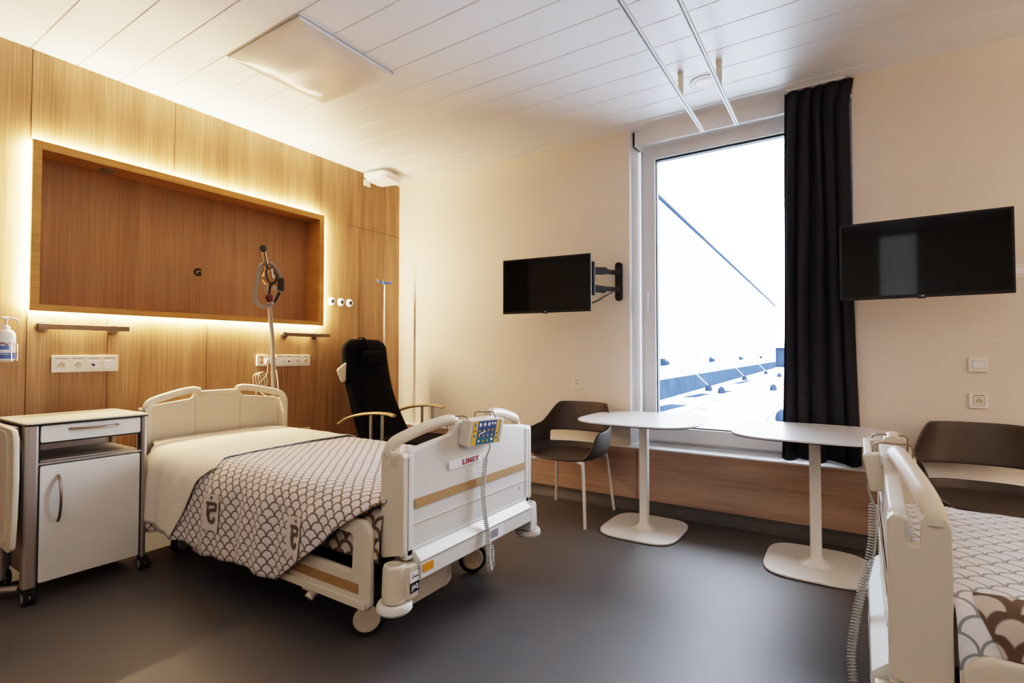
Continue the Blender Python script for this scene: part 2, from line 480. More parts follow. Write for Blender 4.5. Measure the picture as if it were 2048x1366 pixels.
# ceiling: long white planks along X
b = B(); pitch = .2157
b.box(XH-.1, XR+.1, YB-.1, YF+.1, ZC+.012, ZC+.06, mi=1)
ys = [.943+pitch*k for k in range(-15, 14)]
def in_panel(y): return False
edges = [YB]+[y for y in ys if y > YB+.02]
for a, c in zip(edges, edges[1:]):
    if c-a > .01: b.prism([(a+.0015, ZC+.02), (a+.0015, ZC+.003), (a+.004, ZC), (c-.004, ZC), (c-.0015, ZC+.003), (c-.0015, ZC+.02)], 'x', XH, XR, 0)
b.box(XH, XR, edges[-1]+.0015, YW+.02, ZC-.004, ZC+.02, .001)
b.box(WX0-.02, WX1+.02, YW, YF+.1, ZC, ZC+.02)
struct(b, 'ceiling', ['ceil', 'joint'])

# ------------------------------------------------------------------ window
GX0, GX1, GZ0, GZ1 = -1.258, -.08, .603, 2.735
w = bpy.data.objects.new('window_1', None); C.objects.link(w); w['kind'] = 'structure'; w.location = (-.66, YF, ZL)
w['label'] = 'tall white framed window beside the dark curtain'
b = B()
b.prism(rrect(-1.385, .056, ZL, 2.90, .002, 1), 'y', YF-.02, YF+.07, .003, holes=[rrect(-1.335, .0, .515, 2.81, .004, 2)])
b.build('window_frame', 'pvc', w, world=True)
b = B()
b.prism(rrect(-1.352, .016, .495, 2.83, .004, 2), 'y', YF-.055, YF+.03, .006, holes=[rrect(GX0, GX1, GZ0, GZ1, .003, 2)])
b.build('window_sash', 'pvc', w, world=True)
b = B()
b.prism(rrect(GX0-.001, GX1+.001, GZ0-.001, GZ1+.001, .002, 1), 'y', YF-.03, YF+.02, 0, holes=[rrect(GX0+.007, GX1-.007, GZ0+.008, GZ1-.012, .002, 1)])
b.build('gasket', 'gasket', w, world=True)
b = B(); b.box(GX0+.004, GX1-.004, YF+.0, YF+.006, GZ0+.004, GZ1-.004); b.build('glass_pane', 'glass', w, world=True)
b = B()
b.prism(rrect(-1.322, -1.296, 1.56, 1.70, .012, 4), 'y', YF-.068, YF-.055, .003)
b.tube([(-1.309, YF-.066, 1.655), (-1.309, YF-.10, 1.655), (-1.309, YF-.108, 1.64), (-1.309, YF-.108, 1.50)], .011, 10, smooth=3)
h = b.build('window_handle', 'labelwhite', w, world=True)
b = B()
b.box(-1.378, .05, YW+.06, YF-.03, 2.818, 2.935, .004, mi=0); b.box(-1.378, .05, YW+.05, YW+.062, 2.812, 2.826, .003)
b.box(-1.392, -1.379, YW+.07, YF-.03, 2.822, 2.935, 0, mi=1)
b.build('blind_box', ['pvc', 'ink'], w, world=True)

# ------------------------------------------------------------------ curtain
cb = thing('curtain', 'dark charcoal pleated curtain hanging at the right of the window', 'curtain', (-.14, 3.73, .48))
def cur(u, v):
    # u along width, v from bottom to top
    tz = .492+v*(2.905-.492)
    gather = 1-.18*max(0, (v-.86)/.14) if v > .86 else 1
    xl = -.364+.05*v; xr = .070-.042*v+(.03*((v-.93)/.07) if v > .93 else 0)
    x = xl+(xr-xl)*u
    ph = u*2*PI*5.2+.8*math.sin(u*5)
    amp = (.019+.006*math.sin(3*u+v))*(1 if v < .9 else 1-.45*(v-.9)/.1)
    y = 3.824+amp*math.sin(ph+.5*math.sin(2.1*v+u*7))+.004*math.sin(ph*.37+2*v)
    x += .012*math.cos(ph+.4)*(1-.4*v)+.006*math.sin(5*v+9*u)
    return (x, y, tz-.012*math.sin(ph*.5)*(1-v))
b = B(); b.grid(cur, 150, 40)
o = b.build('curtain_cloth', 'curtain', cb, world=True, ang=80, recalc=False)
md = o.modifiers.new('t', 'SOLIDIFY'); md.thickness = .003
b = B(); b.box(-.31, .02, 3.815, 3.835, ZC-.02, ZC-.005, .002); b.build('curtain_rail', 'whitemetal', cb, world=True)

# ------------------------------------------------------------------ ceiling things
def ceiling_rail(x, y1, lab):
    t = thing('ceiling_rail', lab, 'rail', (x, .8, 2.78), group='ceiling rails')
    b = B(); b.prism([(x-.012, 2.772), (x-.004, 2.772), (x-.004, 2.782), (x+.004, 2.782), (x+.004, 2.772), (x+.012, 2.772), (x+.012, 2.79), (x-.012, 2.79)], 'y', -1.9, y1, .0)
    b.build('track', 'whitemetal', t, world=True)
    b = B(); b.box(x-.0045, x+.0045, -1.9, y1-.002, 2.7735, 2.776); b.build('groove', 'darkgrey', t, world=True)
    for y in (3.232, .9, -1.3):
        b = B(); b.lathe([(.013, 0), (.015, .01), (.017, .08), (.017, .14), (.019, .146), (.019, .152)], (x, y, 2.779), n=16)
        b.cyl((x, y, 2.78), (x, y, 2.86), .011, n=14)
        b.build('hanger', 'mattress', t, world=True)
    return t
ceiling_rail(-.838, 3.815, 'slim white ceiling rail on hangers, the one further from the dark curtain')
ceiling_rail(-.612, 3.838, 'slim white ceiling rail on hangers, the one nearer the dark curtain')

t = thing('downlight', 'round recessed ceiling spotlight between the two ceiling rails', 'ceiling light', (-.735, 3.43, ZC))
b = B(); b.lathe([(.095, 0), (.095, -.005), (.088, -.008), (.064, -.004), (.060, .006), (.060, .0)], (-.735, 3.43, ZC), n=40); b.build('trim_ring', 'whitemetal', t, world=True)
b = B()
def refl(u, v):
    a = u*2*PI; r = .061*(1-v*.55); return (-.735+r*math.cos(a), 3.43+r*math.sin(a), ZC-.0055+.004*v)
b.grid(refl, 32, 5, closed=True); b.lathe([(.0275, -.002), (.0275, -.0015)], (-.735, 3.43, ZC), n=24); b.build('reflector', 'steel', t, world=True)

# big plastic-covered ceiling panel
t = thing('ceiling_panel', 'square white ceiling light panel wrapped in clear plastic film', 'ceiling light', (-2.69, 1.94, ZC))
px0, px1, py0, py1 = -3.028, -2.350, 1.602, 2.262
b = B(); b.prism([(px0, py0), (px1, py0), (px1, py1), (px0, py1)], 'z', ZC-.014, ZC-.001, .002)
b.prism([(px0+.10, py0+.10), (px1-.09, py0+.10), (px1-.09, py1-.10), (px0+.10, py1-.10)], 'z', ZC-.019, ZC-.013, .001)
b.build('diffuser', 'white', t, world=True)
b = B(); b.box(px1, px1+.006, py0-.004, py1, ZC-.004, ZC-.0005); b.box(px0, px1, py0-.007, py0-.001, ZC-.004, ZC-.0005)
b.build('shadow_gap', 'joint', t, world=True)
b = B()
def film(u, v):
    x = px0+.004+(px1-px0-.008)*u; y = py0+.004+(py1-py0-.008)*v
    e = min(u, 1-u, v, 1-v); drop = .016+.016*(1-math.exp(-e*16))*(1.5-u)
    drop += .006*noise.noise(Vector((u*4, v*4, 1)))
    return (x, y, ZC-drop)
b.grid(film, 36, 36); b.build('plastic_film', 'film', t, world=True, ang=80)

# access point near the corner
t = thing('access_point', 'white wireless box fixed to the ceiling in the corner above the recliner', 'wifi box', (-3.70, 3.50, 2.88))
b = B(); T = Matrix.Translation((-3.735, 3.47, 2.862)) @ Matrix.Rotation(.15, 4, 'Z') @ Matrix.Scale(1.2, 4)
b.prism(rrect(-.12, .12, -.12, .12, .05, 8), 'z', .0, .035, .015, T=T); b.prism(rrect(-.105, .105, -.105, .105, .05, 8), 'z', -.022, .004, .014, T=T)
b.build('housing', 'labelwhite', t, world=True)
b = B(); b.box(-.05, .05, -.05, .05, .03, .055, .004, T=T); b.build('bracket', 'lightplastic', t, world=True)
b = B(); b.box(-3.85, -3.842, 3.33, 3.41, 2.79, 2.85, .002); b.build('tag', 'socket', t, world=True)

t = thing('niche_spot', 'small round white spotlight in the top of the wall niche', 'spotlight', (-3.975, 1.32, 2.352))
b = B(); b.lathe([(.042, 0), (.042, -.006), (.03, -.012), (.012, -.013)], (-3.955, 1.335, 2.353), n=28); b.build('spot_body', 'greyhandle', t, world=True)

# ------------------------------------------------------------------ wall fittings on the head wall (facing +X)
def hand_rail(y0, y1, z, m1, m2, lab):
    t = thing('wall_rail', lab, 'rail', (XH, (y0+y1)/2, z), group='steel rails under the niche')
    b = B(); b.box(XH+.052, XH+.064, y0, y1, z-.0155, z+.0155, .002); b.build('bar', 'steel', t, world=True)
    b = B(); b.box(XH+.0515, XH+.0645, y0-.004, y0+.001, z-.016, z+.016, .001); b.build('end_cap', 'black', t, world=True)
    for m_ in (m1, m2):
        b = B(); b.lathe([(.034, 0), (.034, .008), (.030, .014), (.014, .018), (.011, .052)], (XH, m_, z), axis='x', n=28)
        b.build('mount', 'steel', t, world=True)
hand_rail(.985, 1.43, 1.335, 1.018, 1.36, 'flat brushed steel wall rail above the four-way white socket strip')
hand_rail(2.515, 2.955, 1.337, 2.548, 2.83, 'flat brushed steel wall rail behind the bed lifting pole')

def fr_socket(y, z, par, s=1.):
    b = B()
    b.lathe([(.0195*s, 0), (.0195*s, .0025), (.0165*s, .0025), (.0165*s, -.0015), (.0005, -.0015)], (XH+.0105, y, z), axis='x', n=24)
    o = b.build('socket_face', 'mattress', par, world=True)
    b = B()
    for dy, dz in ((-.008, 0), (.008, 0), (0, .009)): b.cyl((XH+.009, y+dy*s, z+dz*s), (XH+.0112, y+dy*s, z+dz*s), .0024*s, n=8)
    b.build('pin_hole', 'ink', o, world=True)
def strip(y0, y1, z0, z1, kinds, lab):
    t = thing('socket_strip', lab, 'socket', (XH, (y0+y1)/2, z0), group='white socket strips')
    b = B(); b.prism(rrect(y0, y1, z0, z1, .004, 3), 'x', XH, XH+.009, .002); b.build('face_plate', 'socket', t, world=True)
    n = len(kinds); p = (y1-y0-.012)/n
    for i, k in enumerate(kinds):
        y = y0+.006+p*(i+.5); z = (z0+z1)/2-.006
        b = B(); b.box(XH+.008, XH+.0096, y-.027, y+.027, z+.036, z+.041); b.build('label_slot', 'greyhandle', t, world=True)
        b = B(); b.prism(rrect(y-.024, y+.024, z-.025, z+.025, .002, 2), 'x', XH+.008, XH+.0105 if k != 's' else XH+.0095, .001)
        m = b.build('insert', 'labelwhite', t, world=True)
        if k == 's': fr_socket(y, z, t)
        if k == 'c':
            b = B(); b.cyl((XH+.010, y-.008, z), (XH+.020, y-.008, z), .006, n=12); b.cyl((XH+.010, y-.001, z-.004), (XH+.013, y-.001, z-.004), .005, n=10)
            b.build('jack', 'darkgrey', t, world=True)
strip(1.062, 1.391, 1.068, 1.168, 'sscb', 'white four-way socket strip above the bedside cabinet')
strip(2.47, 2.795, 1.075, 1.168, 'bcss', 'white four-way socket strip behind the bed lifting pole')

t = thing('outlet_box', 'small white wall box with plug and coloured tags left of the lifting pole', 'socket', (XH, 2.355, 1.08))
b = B(); b.prism(rrect(2.308, 2.403, 1.079, 1.168, .008, 4), 'x', XH, XH+.022, .003); b.build('housing', 'socket', t, world=True)
for i, c in enumerate(('bottlered', 'yellow', 'red')):
    b = B(); b.box(XH+.021, XH+.0232, 2.336, 2.356, 1.141-i*.019, 1.153-i*.019); b.build('tag', c, t, world=True)
b = B(); b.prism(rrect(2.368, 2.396, 1.096, 1.136, .005, 3), 'x', XH+.02, XH+.045, .004); b.build('plug', 'labelwhite', t, world=True)

t = thing('wall_cable', 'coiled cream cable hanging from the small wall box behind the headboard', 'cable', (-3.86, 2.32, .95))
b = B(); b.tube([(-3.862, 2.385, 1.10), (-3.858, 2.38, 1.03), (-3.862, 2.36, .99), (-3.86, 2.30, .93), (-3.86, 2.29, .86)], .0035, 6, smooth=6)
for k in range(3):
    cy, cz = 2.305+k*.018, .965+k*.006
    ps = [(-3.866+k*.006, cy+.030*math.cos(a)-.022*math.sin(a), cz+.055*math.sin(a)+.02*math.cos(a)) for a in [2*PI*j/10 for j in range(10)]]
    b.tube(ps, .0032, 6, smooth=3, closed=True)
b.tube([(-3.85, 2.30, .90), (-3.8, 2.34, .845), (-3.76, 2.40, .86), (-3.76, 2.41, .93), (-3.8, 2.42, 1.05)], .0035, 6, smooth=6)
b.build('cable_loops', 'cable', t, world=True)
t = thing('wall_adapter', 'white plug-in adapter at the left end of the second socket strip', 'adapter', (XH, 2.44, 1.05))
b = B(); b.prism(rrect(2.425, 2.465, 1.09, 1.16, .01, 4), 'x', XH, XH+.04, .008); b.build('body', 'socket', t, world=True)
b = B(); b.prism(rrect(2.432, 2.462, 1.0, 1.085, .01, 4), 'x', XH, XH+.03, .008); b.build('plug', 'socket', t, world=True)

def gas(y, lab, col):
    t = thing('gas_outlet', lab, 'gas outlet', (XH, y, 1.652), group='round medical gas outlets')
    b = B(); b.lathe([(.036, 0), (.037, .006), (.034, .016), (.020, .022), (.017, .020)], (XH, y, 1.652), axis='x', n=32); b.build('ring', 'labelwhite', t, world=True)
    b = B(); b.lathe([(.0125, .0), (.0125, .026), (.008, .028)], (XH, y, 1.652), axis='x', n=20); b.build('port', col, t, world=True)
    b = B(); b.tube([(XH+.023, y+.019*math.cos(a), 1.652+.019*math.sin(a)) for a in [k*PI/10 for k in range(2, 9)]], .0016, 6); b.build('mark', 'ink' if col == 'darkgrey' else 'greyhandle', t, world=True)
gas(3.014, 'white round gas outlet closest to the lit niche', 'ink')
gas(3.115, 'white round gas outlet in the middle, with a thick black arc', 'darkgrey')
gas(3.213, 'white round gas outlet furthest from the niche, above the recliner', 'ink')

t = thing('socket_plate', 'low wall socket plate just above the far edge of the mattress', 'socket', (XH, 2.72, .50))
b = B(); b.prism(rrect(2.655, 2.80, .46, .545, .004, 3), 'x', XH, XH+.01, .002); b.build('face_plate', 'mattress', t, world=True)
b = B(); b.prism(rrect(2.675, 2.78, .475, .53, .003, 3), 'x', XH+.009, XH+.012, .001); b.build('insert', 'socket', t, world=True)

# sanitiser bottle
t = thing('sanitiser_bottle', 'hand sanitiser pump bottle with blue label in a wall holder', 'bottle', (-3.80, .85, 1.14))
bx, by = -3.80, .845
b = B(); b.lathe([(.020, 1.140), (.036, 1.142), (.040, 1.150), (.041, 1.20), (.041, 1.265), (.038, 1.29), (.026, 1.305), (.018, 1.31)], (bx, by, 0), n=28); b.build('bottle_body', 'bottle', t, world=True)
b = B(); b.lathe([(.0415, 1.152), (.0417, 1.153), (.0417, 1.182), (.0415, 1.183)], (bx, by, 0), n=28); b.build('label_band', 'bottleblue', t, world=True)
b = B()
for (a0, a1, z0, z1) in ((-.9, .1, 1.20, 1.222),):
    b.grid(lambda u, v: (bx+.0418*math.cos(a0+(a1-a0)*u), by+.0418*math.sin(a0+(a1-a0)*u), z0+(z1-z0)*v), 8, 1)
b.build('label_patch', 'bottleblue', t, world=True)
b = B(); b.grid(lambda u, v: (bx+.0418*math.cos(-.8+.8*u), by+.0418*math.sin(-.8+.8*u), 1.226+.01*v+.006*math.sin(u*5)), 8, 1); b.build('label_mark', 'bottlered', t, world=True)
b = B(); b.lathe([(.018, 1.308), (.018, 1.325), (.010, 1.328), (.006, 1.332), (.005, 1.362), (.017, 1.364), (.019, 1.372), (.010, 1.378)], (bx, by, 0), n=20)
b.tube([(bx, by, 1.370), (bx+.02, by+.018, 1.371), (bx+.036, by+.034, 1.362), (bx+.042, by+.042, 1.345)], [.007, .004], 10, smooth=4); b.build('pump', 'labelwhite', t, world=True)
b = B()
for z in (1.175, 1.235): b.tube([(bx+.046*math.cos(a), by+.046*math.sin(a), z) for a in [2*PI*k/24 for k in range(24)]], .0022, 6, closed=True)
for a in (.3, 1.4, -.9): b.cyl((bx+.046*math.cos(a), by+.046*math.sin(a), 1.14), (bx+.046*math.cos(a), by+.046*math.sin(a), 1.235), .002, n=6)
b.box(XH, XH+.006, by-.05, by+.05, 1.13, 1.26, .002); b.box(XH, bx-.04, by-.012, by+.012, 1.17, 1.18)
b.build('wire_holder', 'chrome', t, world=True)

# ------------------------------------------------------------------ fittings on the window wall (facing -Y)
def sq_plate(name, x, z, lab, cat, kind, s=.043, grp=None):
    t = thing(name, lab, cat, (x, YW, z), group=grp)
    b = B(); b.prism(rrect(x-s, x+s, z-s, z+s, .003, 3), 'y', YW-.010, YW, .002); b.build('face_plate', 'socket', t, world=True)
    q = .024
    if kind == 'switch':
        b = B(); b.prism(rrect(x-q-.001, x+q+.001, z-q*.85-.001, z+q*.85+.001, .002, 2), 'y', YW-.0105, YW-.009, 0); b.build('gap', 'greyhandle', t, world=True)
        b = B(); b.prism(rrect(x-q, x+q, z-q*.85, z+q*.85, .002, 2), 'y', YW-.0135, YW-.009, .001); b.build('rocker', 'labelwhite', t, world=True)
    else:
        b = B(); b.prism(rrect(x-q-.001, x+q+.001, z-q-.004, z+q-.002, .002, 2), 'y', YW-.0105, YW-.009, 0, holes=[rrect(x-q+.001, x+q-.001, z-q-.002, z+q-.004, .002, 2)]); b.build('insert', 'greyhandle', t, world=True)
        b = B(); b.box(x-q, x+q, YW-.0106, YW-.0098, z+q+.004, z+q+.009); b.build('label_slot', 'greyhandle', t, world=True)
        b = B(); b.lathe([(.019, 0), (.019, -.002), (.017, -.002), (.017, .001), (.0005, .001)], (x, YW-.0103, z-.003), axis='y', n=24); o = b.build('socket_face', 'mattress', t, world=True)
        b = B()
        for dx, dz in ((-.008, 0), (.008, 0), (0, .009)): b.cyl((x+dx, YW-.0115, z-.003+dz), (x+dx, YW-.0095, z-.003+dz), .0026, n=8)
        b.build('pin_hole', 'ink', t, world=True)
sq_plate('wall_socket', -1.852, .932, 'small white wall socket above the taupe chair under the smaller television', 'socket', 'socket', .038, 'single wall sockets')
sq_plate('light_switch', .628, 1.118, 'white rocker light switch under the television by the curtain', 'switch', 'switch', .042)
sq_plate('wall_socket', .627, .915, 'white wall socket directly beneath the light switch', 'socket', 'socket', .042, 'single wall sockets')
sq_plate('wall_switch', .812, 1.63, 'small white switch partly hidden behind the right edge of a television', 'switch', 'switch', .038)

# ------------------------------------------------------------------ televisions
def tv(cx, cy, rz, z0, lab, mount):
    t = thing('television', lab, 'television', (cx, cy, z0), rz, 'wall televisions')
    W, Hh = .733, .432
    b = B(); b.prism(rrect(-W/2, W/2, 0, Hh, .004, 3), 'y', 0, .022, .003); b.prism(rrect(-W/2+.03, W/2-.03, .03, Hh-.03, .02, 4), 'y', .02, .05, .012)
    b.build('housing', 'black', t)
    b = B(); b.prism(rrect(-W/2+.011, W/2-.011, .018, Hh-.011, .002, 2), 'y', -.0012, .001, 0); b.build('screen', 'screen', t)
    b = B(); b.prism(rrect(-.018, .018, -.006, .012, .003, 3), 'y', -.004, .01, .001); b.build('badge', 'black', t)
    b = B(); b.lathe([(.0032, 0), (.0032, -.001)], (-.008, -.004, .007), axis='y', n=12); b.build('badge_dot', 'greysticker', t)
    text('badge_lettering', 'LG', .010, (.004, -.0046, .007), (PI/2, 0, 0), 'labelwhite', t, bold=.0002)
    b = B(); b.lathe([(.0014, 0), (.0014, -.001)], (.0, -.004, -.002), axis='y', n=8); b.build('standby_light', 'red', t)
    b = B(); b.prism(rrect(-.11, .11, .10, .34, .01, 3), 'y', .049, .062, .002)
    b.build('back_plate', 'darkgrey', t)
    return t
a1 = math.atan2(3.505-3.42, .722)
t1 = tv(-1.936, 3.462, a1, 1.494, 'black television on a visible swing arm, left of the window', None)
t2 = tv(.348, 3.482, -.012, 1.480, 'black television overlapping the dark curtain, mounted above the light switch', None)
# swing arms
def arm(par, xw, z0, z1, xa, ya, xe, yhit):
    b = B(); b.prism(rrect(xw-.028, xw+.028, z0, z1, .026, 8), 'y', YW-.045, YW, .012); b.build('wall_bracket', 'black', par, world=True)
    for zc in (z1-.085, z0+.085):
        b = B()
        L = Vector((xa-xw, ya-(YW-.05), 0)); ang = math.atan2(L.y, L.x)
        T = Matrix.Translation((xw, YW-.05, zc)) @ Matrix.Rotation(ang, 4, 'Z')
        n = L.length
        b.prism(fillet([(0, -.016), (n*.45, -.018), (n*.55, -.034 if zc < (z0+z1)/2 else -.024), (n, -.030), (n, .026), (n*.5, .032 if zc > (z0+z1)/2 else .018), (n*.4, .018), (0, .018)], .005, 2), 'y', -.012, .012, .004, T=T)
        b.cyl((xw, YW-.05, zc-.024), (xw, YW-.05, zc+.024), .019, n=18)
        b.build('arm_link', 'black', par, world=True)
    b = B(); b.tube([(xa, ya, z0+.03), (xa, ya, z1-.02)], .02, 14)
    L = Vector((xe, yhit, 0))-Vector((xa, ya, 0)); ang = math.atan2(L.y, L.x)
    for zc in (z1-.085, z0+.085):
        T = Matrix.Translation((xa, ya, zc)) @ Matrix.Rotation(ang, 4, 'Z')
        b.box(0, L.length, -.012, .012, -.018, .018, .003, T=T)
    b.build('pivot', 'darkgrey', par, world=True)
arm(t1, -1.482, 1.592, 1.895, -1.60, 3.60, -1.88, 3.54)
arm(t2, .30, 1.592, 1.895, .18, 3.66, .30, 3.55)
b = B(); b.tube([(-1.50, 3.74, 1.65), (-1.535, 3.66, 1.61), (-1.57, 3.60, 1.575), (-1.62, 3.54, 1.55)], .006, 8, smooth=5); b.build('cable', 'black', t1, world=True)

# ------------------------------------------------------------------ tables
def sup(cx, cy, hx, hy, e, n=72):
    o = []
    for k in range(n):
        a = 2*PI*k/n; c, s = math.cos(a), math.sin(a)
        o.append((cx+hx*math.copysign(abs(c)**(2/e), c), cy+hy*math.copysign(abs(s)**(2/e), s)))
    return o
tb = thing('pedestal_table', 'white pedestal table beside the taupe chair, its top in front of the window', 'table', (-1.146, 3.411, 0), 0, 'white pedestal tables')
b = B(); b.prism(sup(-.022, .045, .400, .392, 3.3), 'z', .7265, .736, .0015); b.build('tabletop', 'tabletop', tb)
b = B(); b.prism(sup(-.022, .045, .3995, .3915, 3.3), 'z', .7225, .7264, 0); b.build('edge_layer', 'ink', tb)
b = B(); b.prism(rrect(-.028, .028, -.028, .028, .010, 4), 'z', .012, .7225, 0)
b.box(-.12, .12, -.12, .12, .712, .7225, .003)
b.build('column', 'whitemetal', tb)
b = B(); b.prism(sup(0, 0, .255, .275, 3.8), 'z', .003, .015, .004)
def fl(u, v):
    a = u*2*PI; r = .030+.055*(1-v)**3; c, s = math.cos(a), math.sin(a)
    return (r*math.copysign(abs(c)**.7, c), r*math.copysign(abs(s)**.7, s), .0145+.05*v)
b.grid(fl, 32, 8, closed=True); b.build('base_plate', 'whitemetal', tb)
b = B(); b.prism(sup(0, 0, .25, .27, 3.8), 'z', 0, .003, 0); b.build('base_pad', 'rubber', tb)
dup(tb, (-.148, 3.345, 0), .0, 'white pedestal table closest to the bed with the hanging handset at the right edge')

# ------------------------------------------------------------------ taupe shell chairs
def make_chair(loc, rz, lab):
    t = thing('shell_chair', lab, 'chair', loc, rz, 'taupe shell chairs')
    # back = +y, front = -y
    NU, rows = 72, 20
    def outl(th, k):
        s, c = math.sin(th), math.cos(th)
        return math.copysign(abs(s)**.72, s)*k*.285, math.copysign(abs(c)**.78, c)*k*.262
    def hh(th):
        a = abs(math.degrees(th))
        def sm(x, a0, a1): q = max(0, min(1, (x-a0)/(a1-a0))); return q*q*(3-2*q)
        h = .802-.155*sm(a, 42, 76)-.02*sm(a, 72, 100)-.185*sm(a, 104, 138)
        return h
    zs_back = [.452, .480, .500, .578, .60, .64, .69, .75, .80]
    def shell(u, v):
        th = -PI+2*PI*u; j = round(v*rows)
        if j <= 8:      # seat pan
            k = .02+.84*j/8
            x, y = outl(th, k); dz = .012*(1-(j/8)**2)
            front = max(0, -math.cos(th))*(j/8)**4
            return (x, y-.01, .442-dz-.012*front)
        q = (j-8)/(rows-8)
        h = hh(th); zb = .442
        a = abs(math.degrees(th))
        if a < 104: zq = [.442, .449, .466, .492, .512, .540, .572, .60, .63, .66, .70, .75, .80][j-8]
        else: zq = None
        lin_ = zb+(h-zb)*q
        if zq is not None:
            f = max(0, min(1, (104-a)/30))
            top = h
            zz = zq if zq < .60 else .60+(zq-.60)/(.20)*(top-.60)
            z = lin_*(1-f)+zz*f
            if a >= 74: z = lin_*(1-f)+zz*f
        else: z = lin_
        rise = max(0, min(1, (z-.442)/.06)); k = .86+.14*math.sin(rise*PI/2)
        flare = 1+.05*max(0, (z-.5)/.3)
        x, y = outl(th, k*flare)
        back = max(0, math.cos(th)); y += back*.05*max(0, (z-.5)/.3)
        # narrow the back at the top
        if z > .66: x *= 1-.13*(z-.66)/.14
        if a > 118: k2 = max(0, (a-118)/62); y += .03*k2*0
        return (x, y-.01, z)
    def skip(i, j):
        th = abs(math.degrees(-PI+2*PI*(i+.5)/NU))
        return 11 <= j <= 13 and th < 57
    b = B(); b.grid(shell, NU, rows, closed=True, skip=skip)
    o = b.build('shell', 'chair', t, ang=80)
    md = o.modifiers.new('a', 'SOLIDIFY'); md.thickness = .011; md.offset = 0
    md = o.modifiers.new('b', 'SUBSURF'); md.levels = 1; md.render_levels = 2
    for sx in (-1, 1):
        for sy in (-1, 1):
            b = B(); b.tube([(0, sy*.12, .424), (sx*.15, sy*.185, .424), (sx*.195, sy*.20, .418), (sx*.212, sy*.212, .39), (sx*.247, sy*.258, 0)], .0105, 12, smooth=6)
            b.build('leg', 'whitemetal', t)
    return t
c1 = make_chair((-1.725, 3.445, 0), 0, 'taupe plastic shell chair with white legs beside the first pedestal table')
dup(c1, (.60, 3.475, 0), .04, 'taupe plastic shell chair at the right, behind the bed with the hanging handset')

# ------------------------------------------------------------------ recliner (facing local +x)
R0 = thing('recliner_chair', 'black high-backed recliner with pale wooden armrests in the corner', 'armchair', (-3.30, 3.20, 0), math.radians(8))
def Rb(): return B()
b = B()
def back(u, v):   # v up, u around the cross-section
    z = .42+.885*v
    hw = (.235+.03*math.cos(max(0, v-.1)*2.2)) if v < .55 else .25-.015*(v-.55)
    hw = .300-.03*min(1, v/.45) if v < .45 else .270+.006*math.sin((v-.45)/.55*PI)
    if v > .88: hw *= math.sqrt(max(.0, 1-((v-.88)/.12)**2.4*.55))
    xc = -.03-.27*(1-(1-v)**2)
    th = .065*(1-.25*v); 
    if v > .94: th *= 1-.6*(v-.94)/.06
    a = 2*PI*u; c, s = math.cos(a), math.sin(a)
    return (xc+th*math.copysign(abs(c)**.6, c)-.02*(abs(s)**2), hw*math.copysign(abs(s)**.45, s), z)
b.grid(back, 40, 30, closed=True)
for vv, fl_ in ((0, 1), (1, 0)):
    ring = [b.bm.verts.new(back(k/40, vv)) for k in range(40)]
    b._face(ring)
b.build('backrest', 'leather', R0, ang=60)
b = B(); T = Matrix.Translation((-.245, 0, 1.135)) @ Matrix.Rotation(-.08, 4, 'Y')
b.prism(rrect(-.150, .150, -.062, .062, .03, 6), 'x', 0, .065, .028, T=T)
pl = b.build('head_pillow', 'leather', R0)
b = B(); b.tube([(-.225, -.06, 1.17), (-.225, -.07, 1.24), (-.27, -.07, 1.315), (-.33, -.07, 1.315)], .02, 8, smooth=4, flat=.2, up=(1, 0, 0)); b.build('strap', 'leather', pl)
b = B()
def seatf(u, v):
    return None
b.prism(rrect(-.02, .56, -.26, .26, .05, 6), 'z', .36, .475, .035); b.build('seat', 'leather', R0)
b = B(); b.prism(rrect(.50, .57, -.24, .24, .03, 5), 'z', .10, .40, .02); b.build('leg_rest', 'leather', R0)
b = B()
for s in (-1, 1):
    b.tube([(-.25, s*.26, .05), (.50, s*.26, .05)], .018, 10); b.tube([(.1, s*.26, .05), (.1, s*.26, .38)], .018, 10)
b.tube([(-.2, -.26, .06), (-.2, .26, .06)], .015, 10); b.tube([(.4, -.26, .06), (.4, .26, .06)], .015, 10)
for s in (-1, 1):
    for x in (-.25, .5): b.lathe([(.028, -.012), (.03, -.008), (.03, .008), (.028, .012)], (x, s*.26, .03), axis='y', n=16)
b.build('chassis', 'darkgrey', R0)
for s in (-1, 1):
    y = s*.355
    pts = [(-.27, y, .600), (-.18, y, .650), (-.05, y, .685), (.10, y, .702), (.22, y, .702), (.285, y, .690)]
    b = B(); P = catmull(pts, 5); 
    b.tube(P, .030, 12, flat=.42, up=(0, 0, 1)); b.build('armrest', 'armwood', R0)
    for x in (.055, .17):
        b = B(); b.cyl((x, y, .36), (x, y, .695), .0125, n=12); b.cyl((x, y, .36), (x, y-s*.11, .36), .0125, n=12)
        b.build('arm_post', 'silver', R0)
b = B(); T = Matrix.Translation((-.30, -.27, 1.045)) @ Matrix.Rotation(.5, 4, 'X')
b.prism(fillet([(-.09, -.08), (.09, -.08), (.09, .05), (-.09, .05)], .02, 4), 'x', 0, .02, .006, T=T)
b.build('side_flap', 'cream', R0)

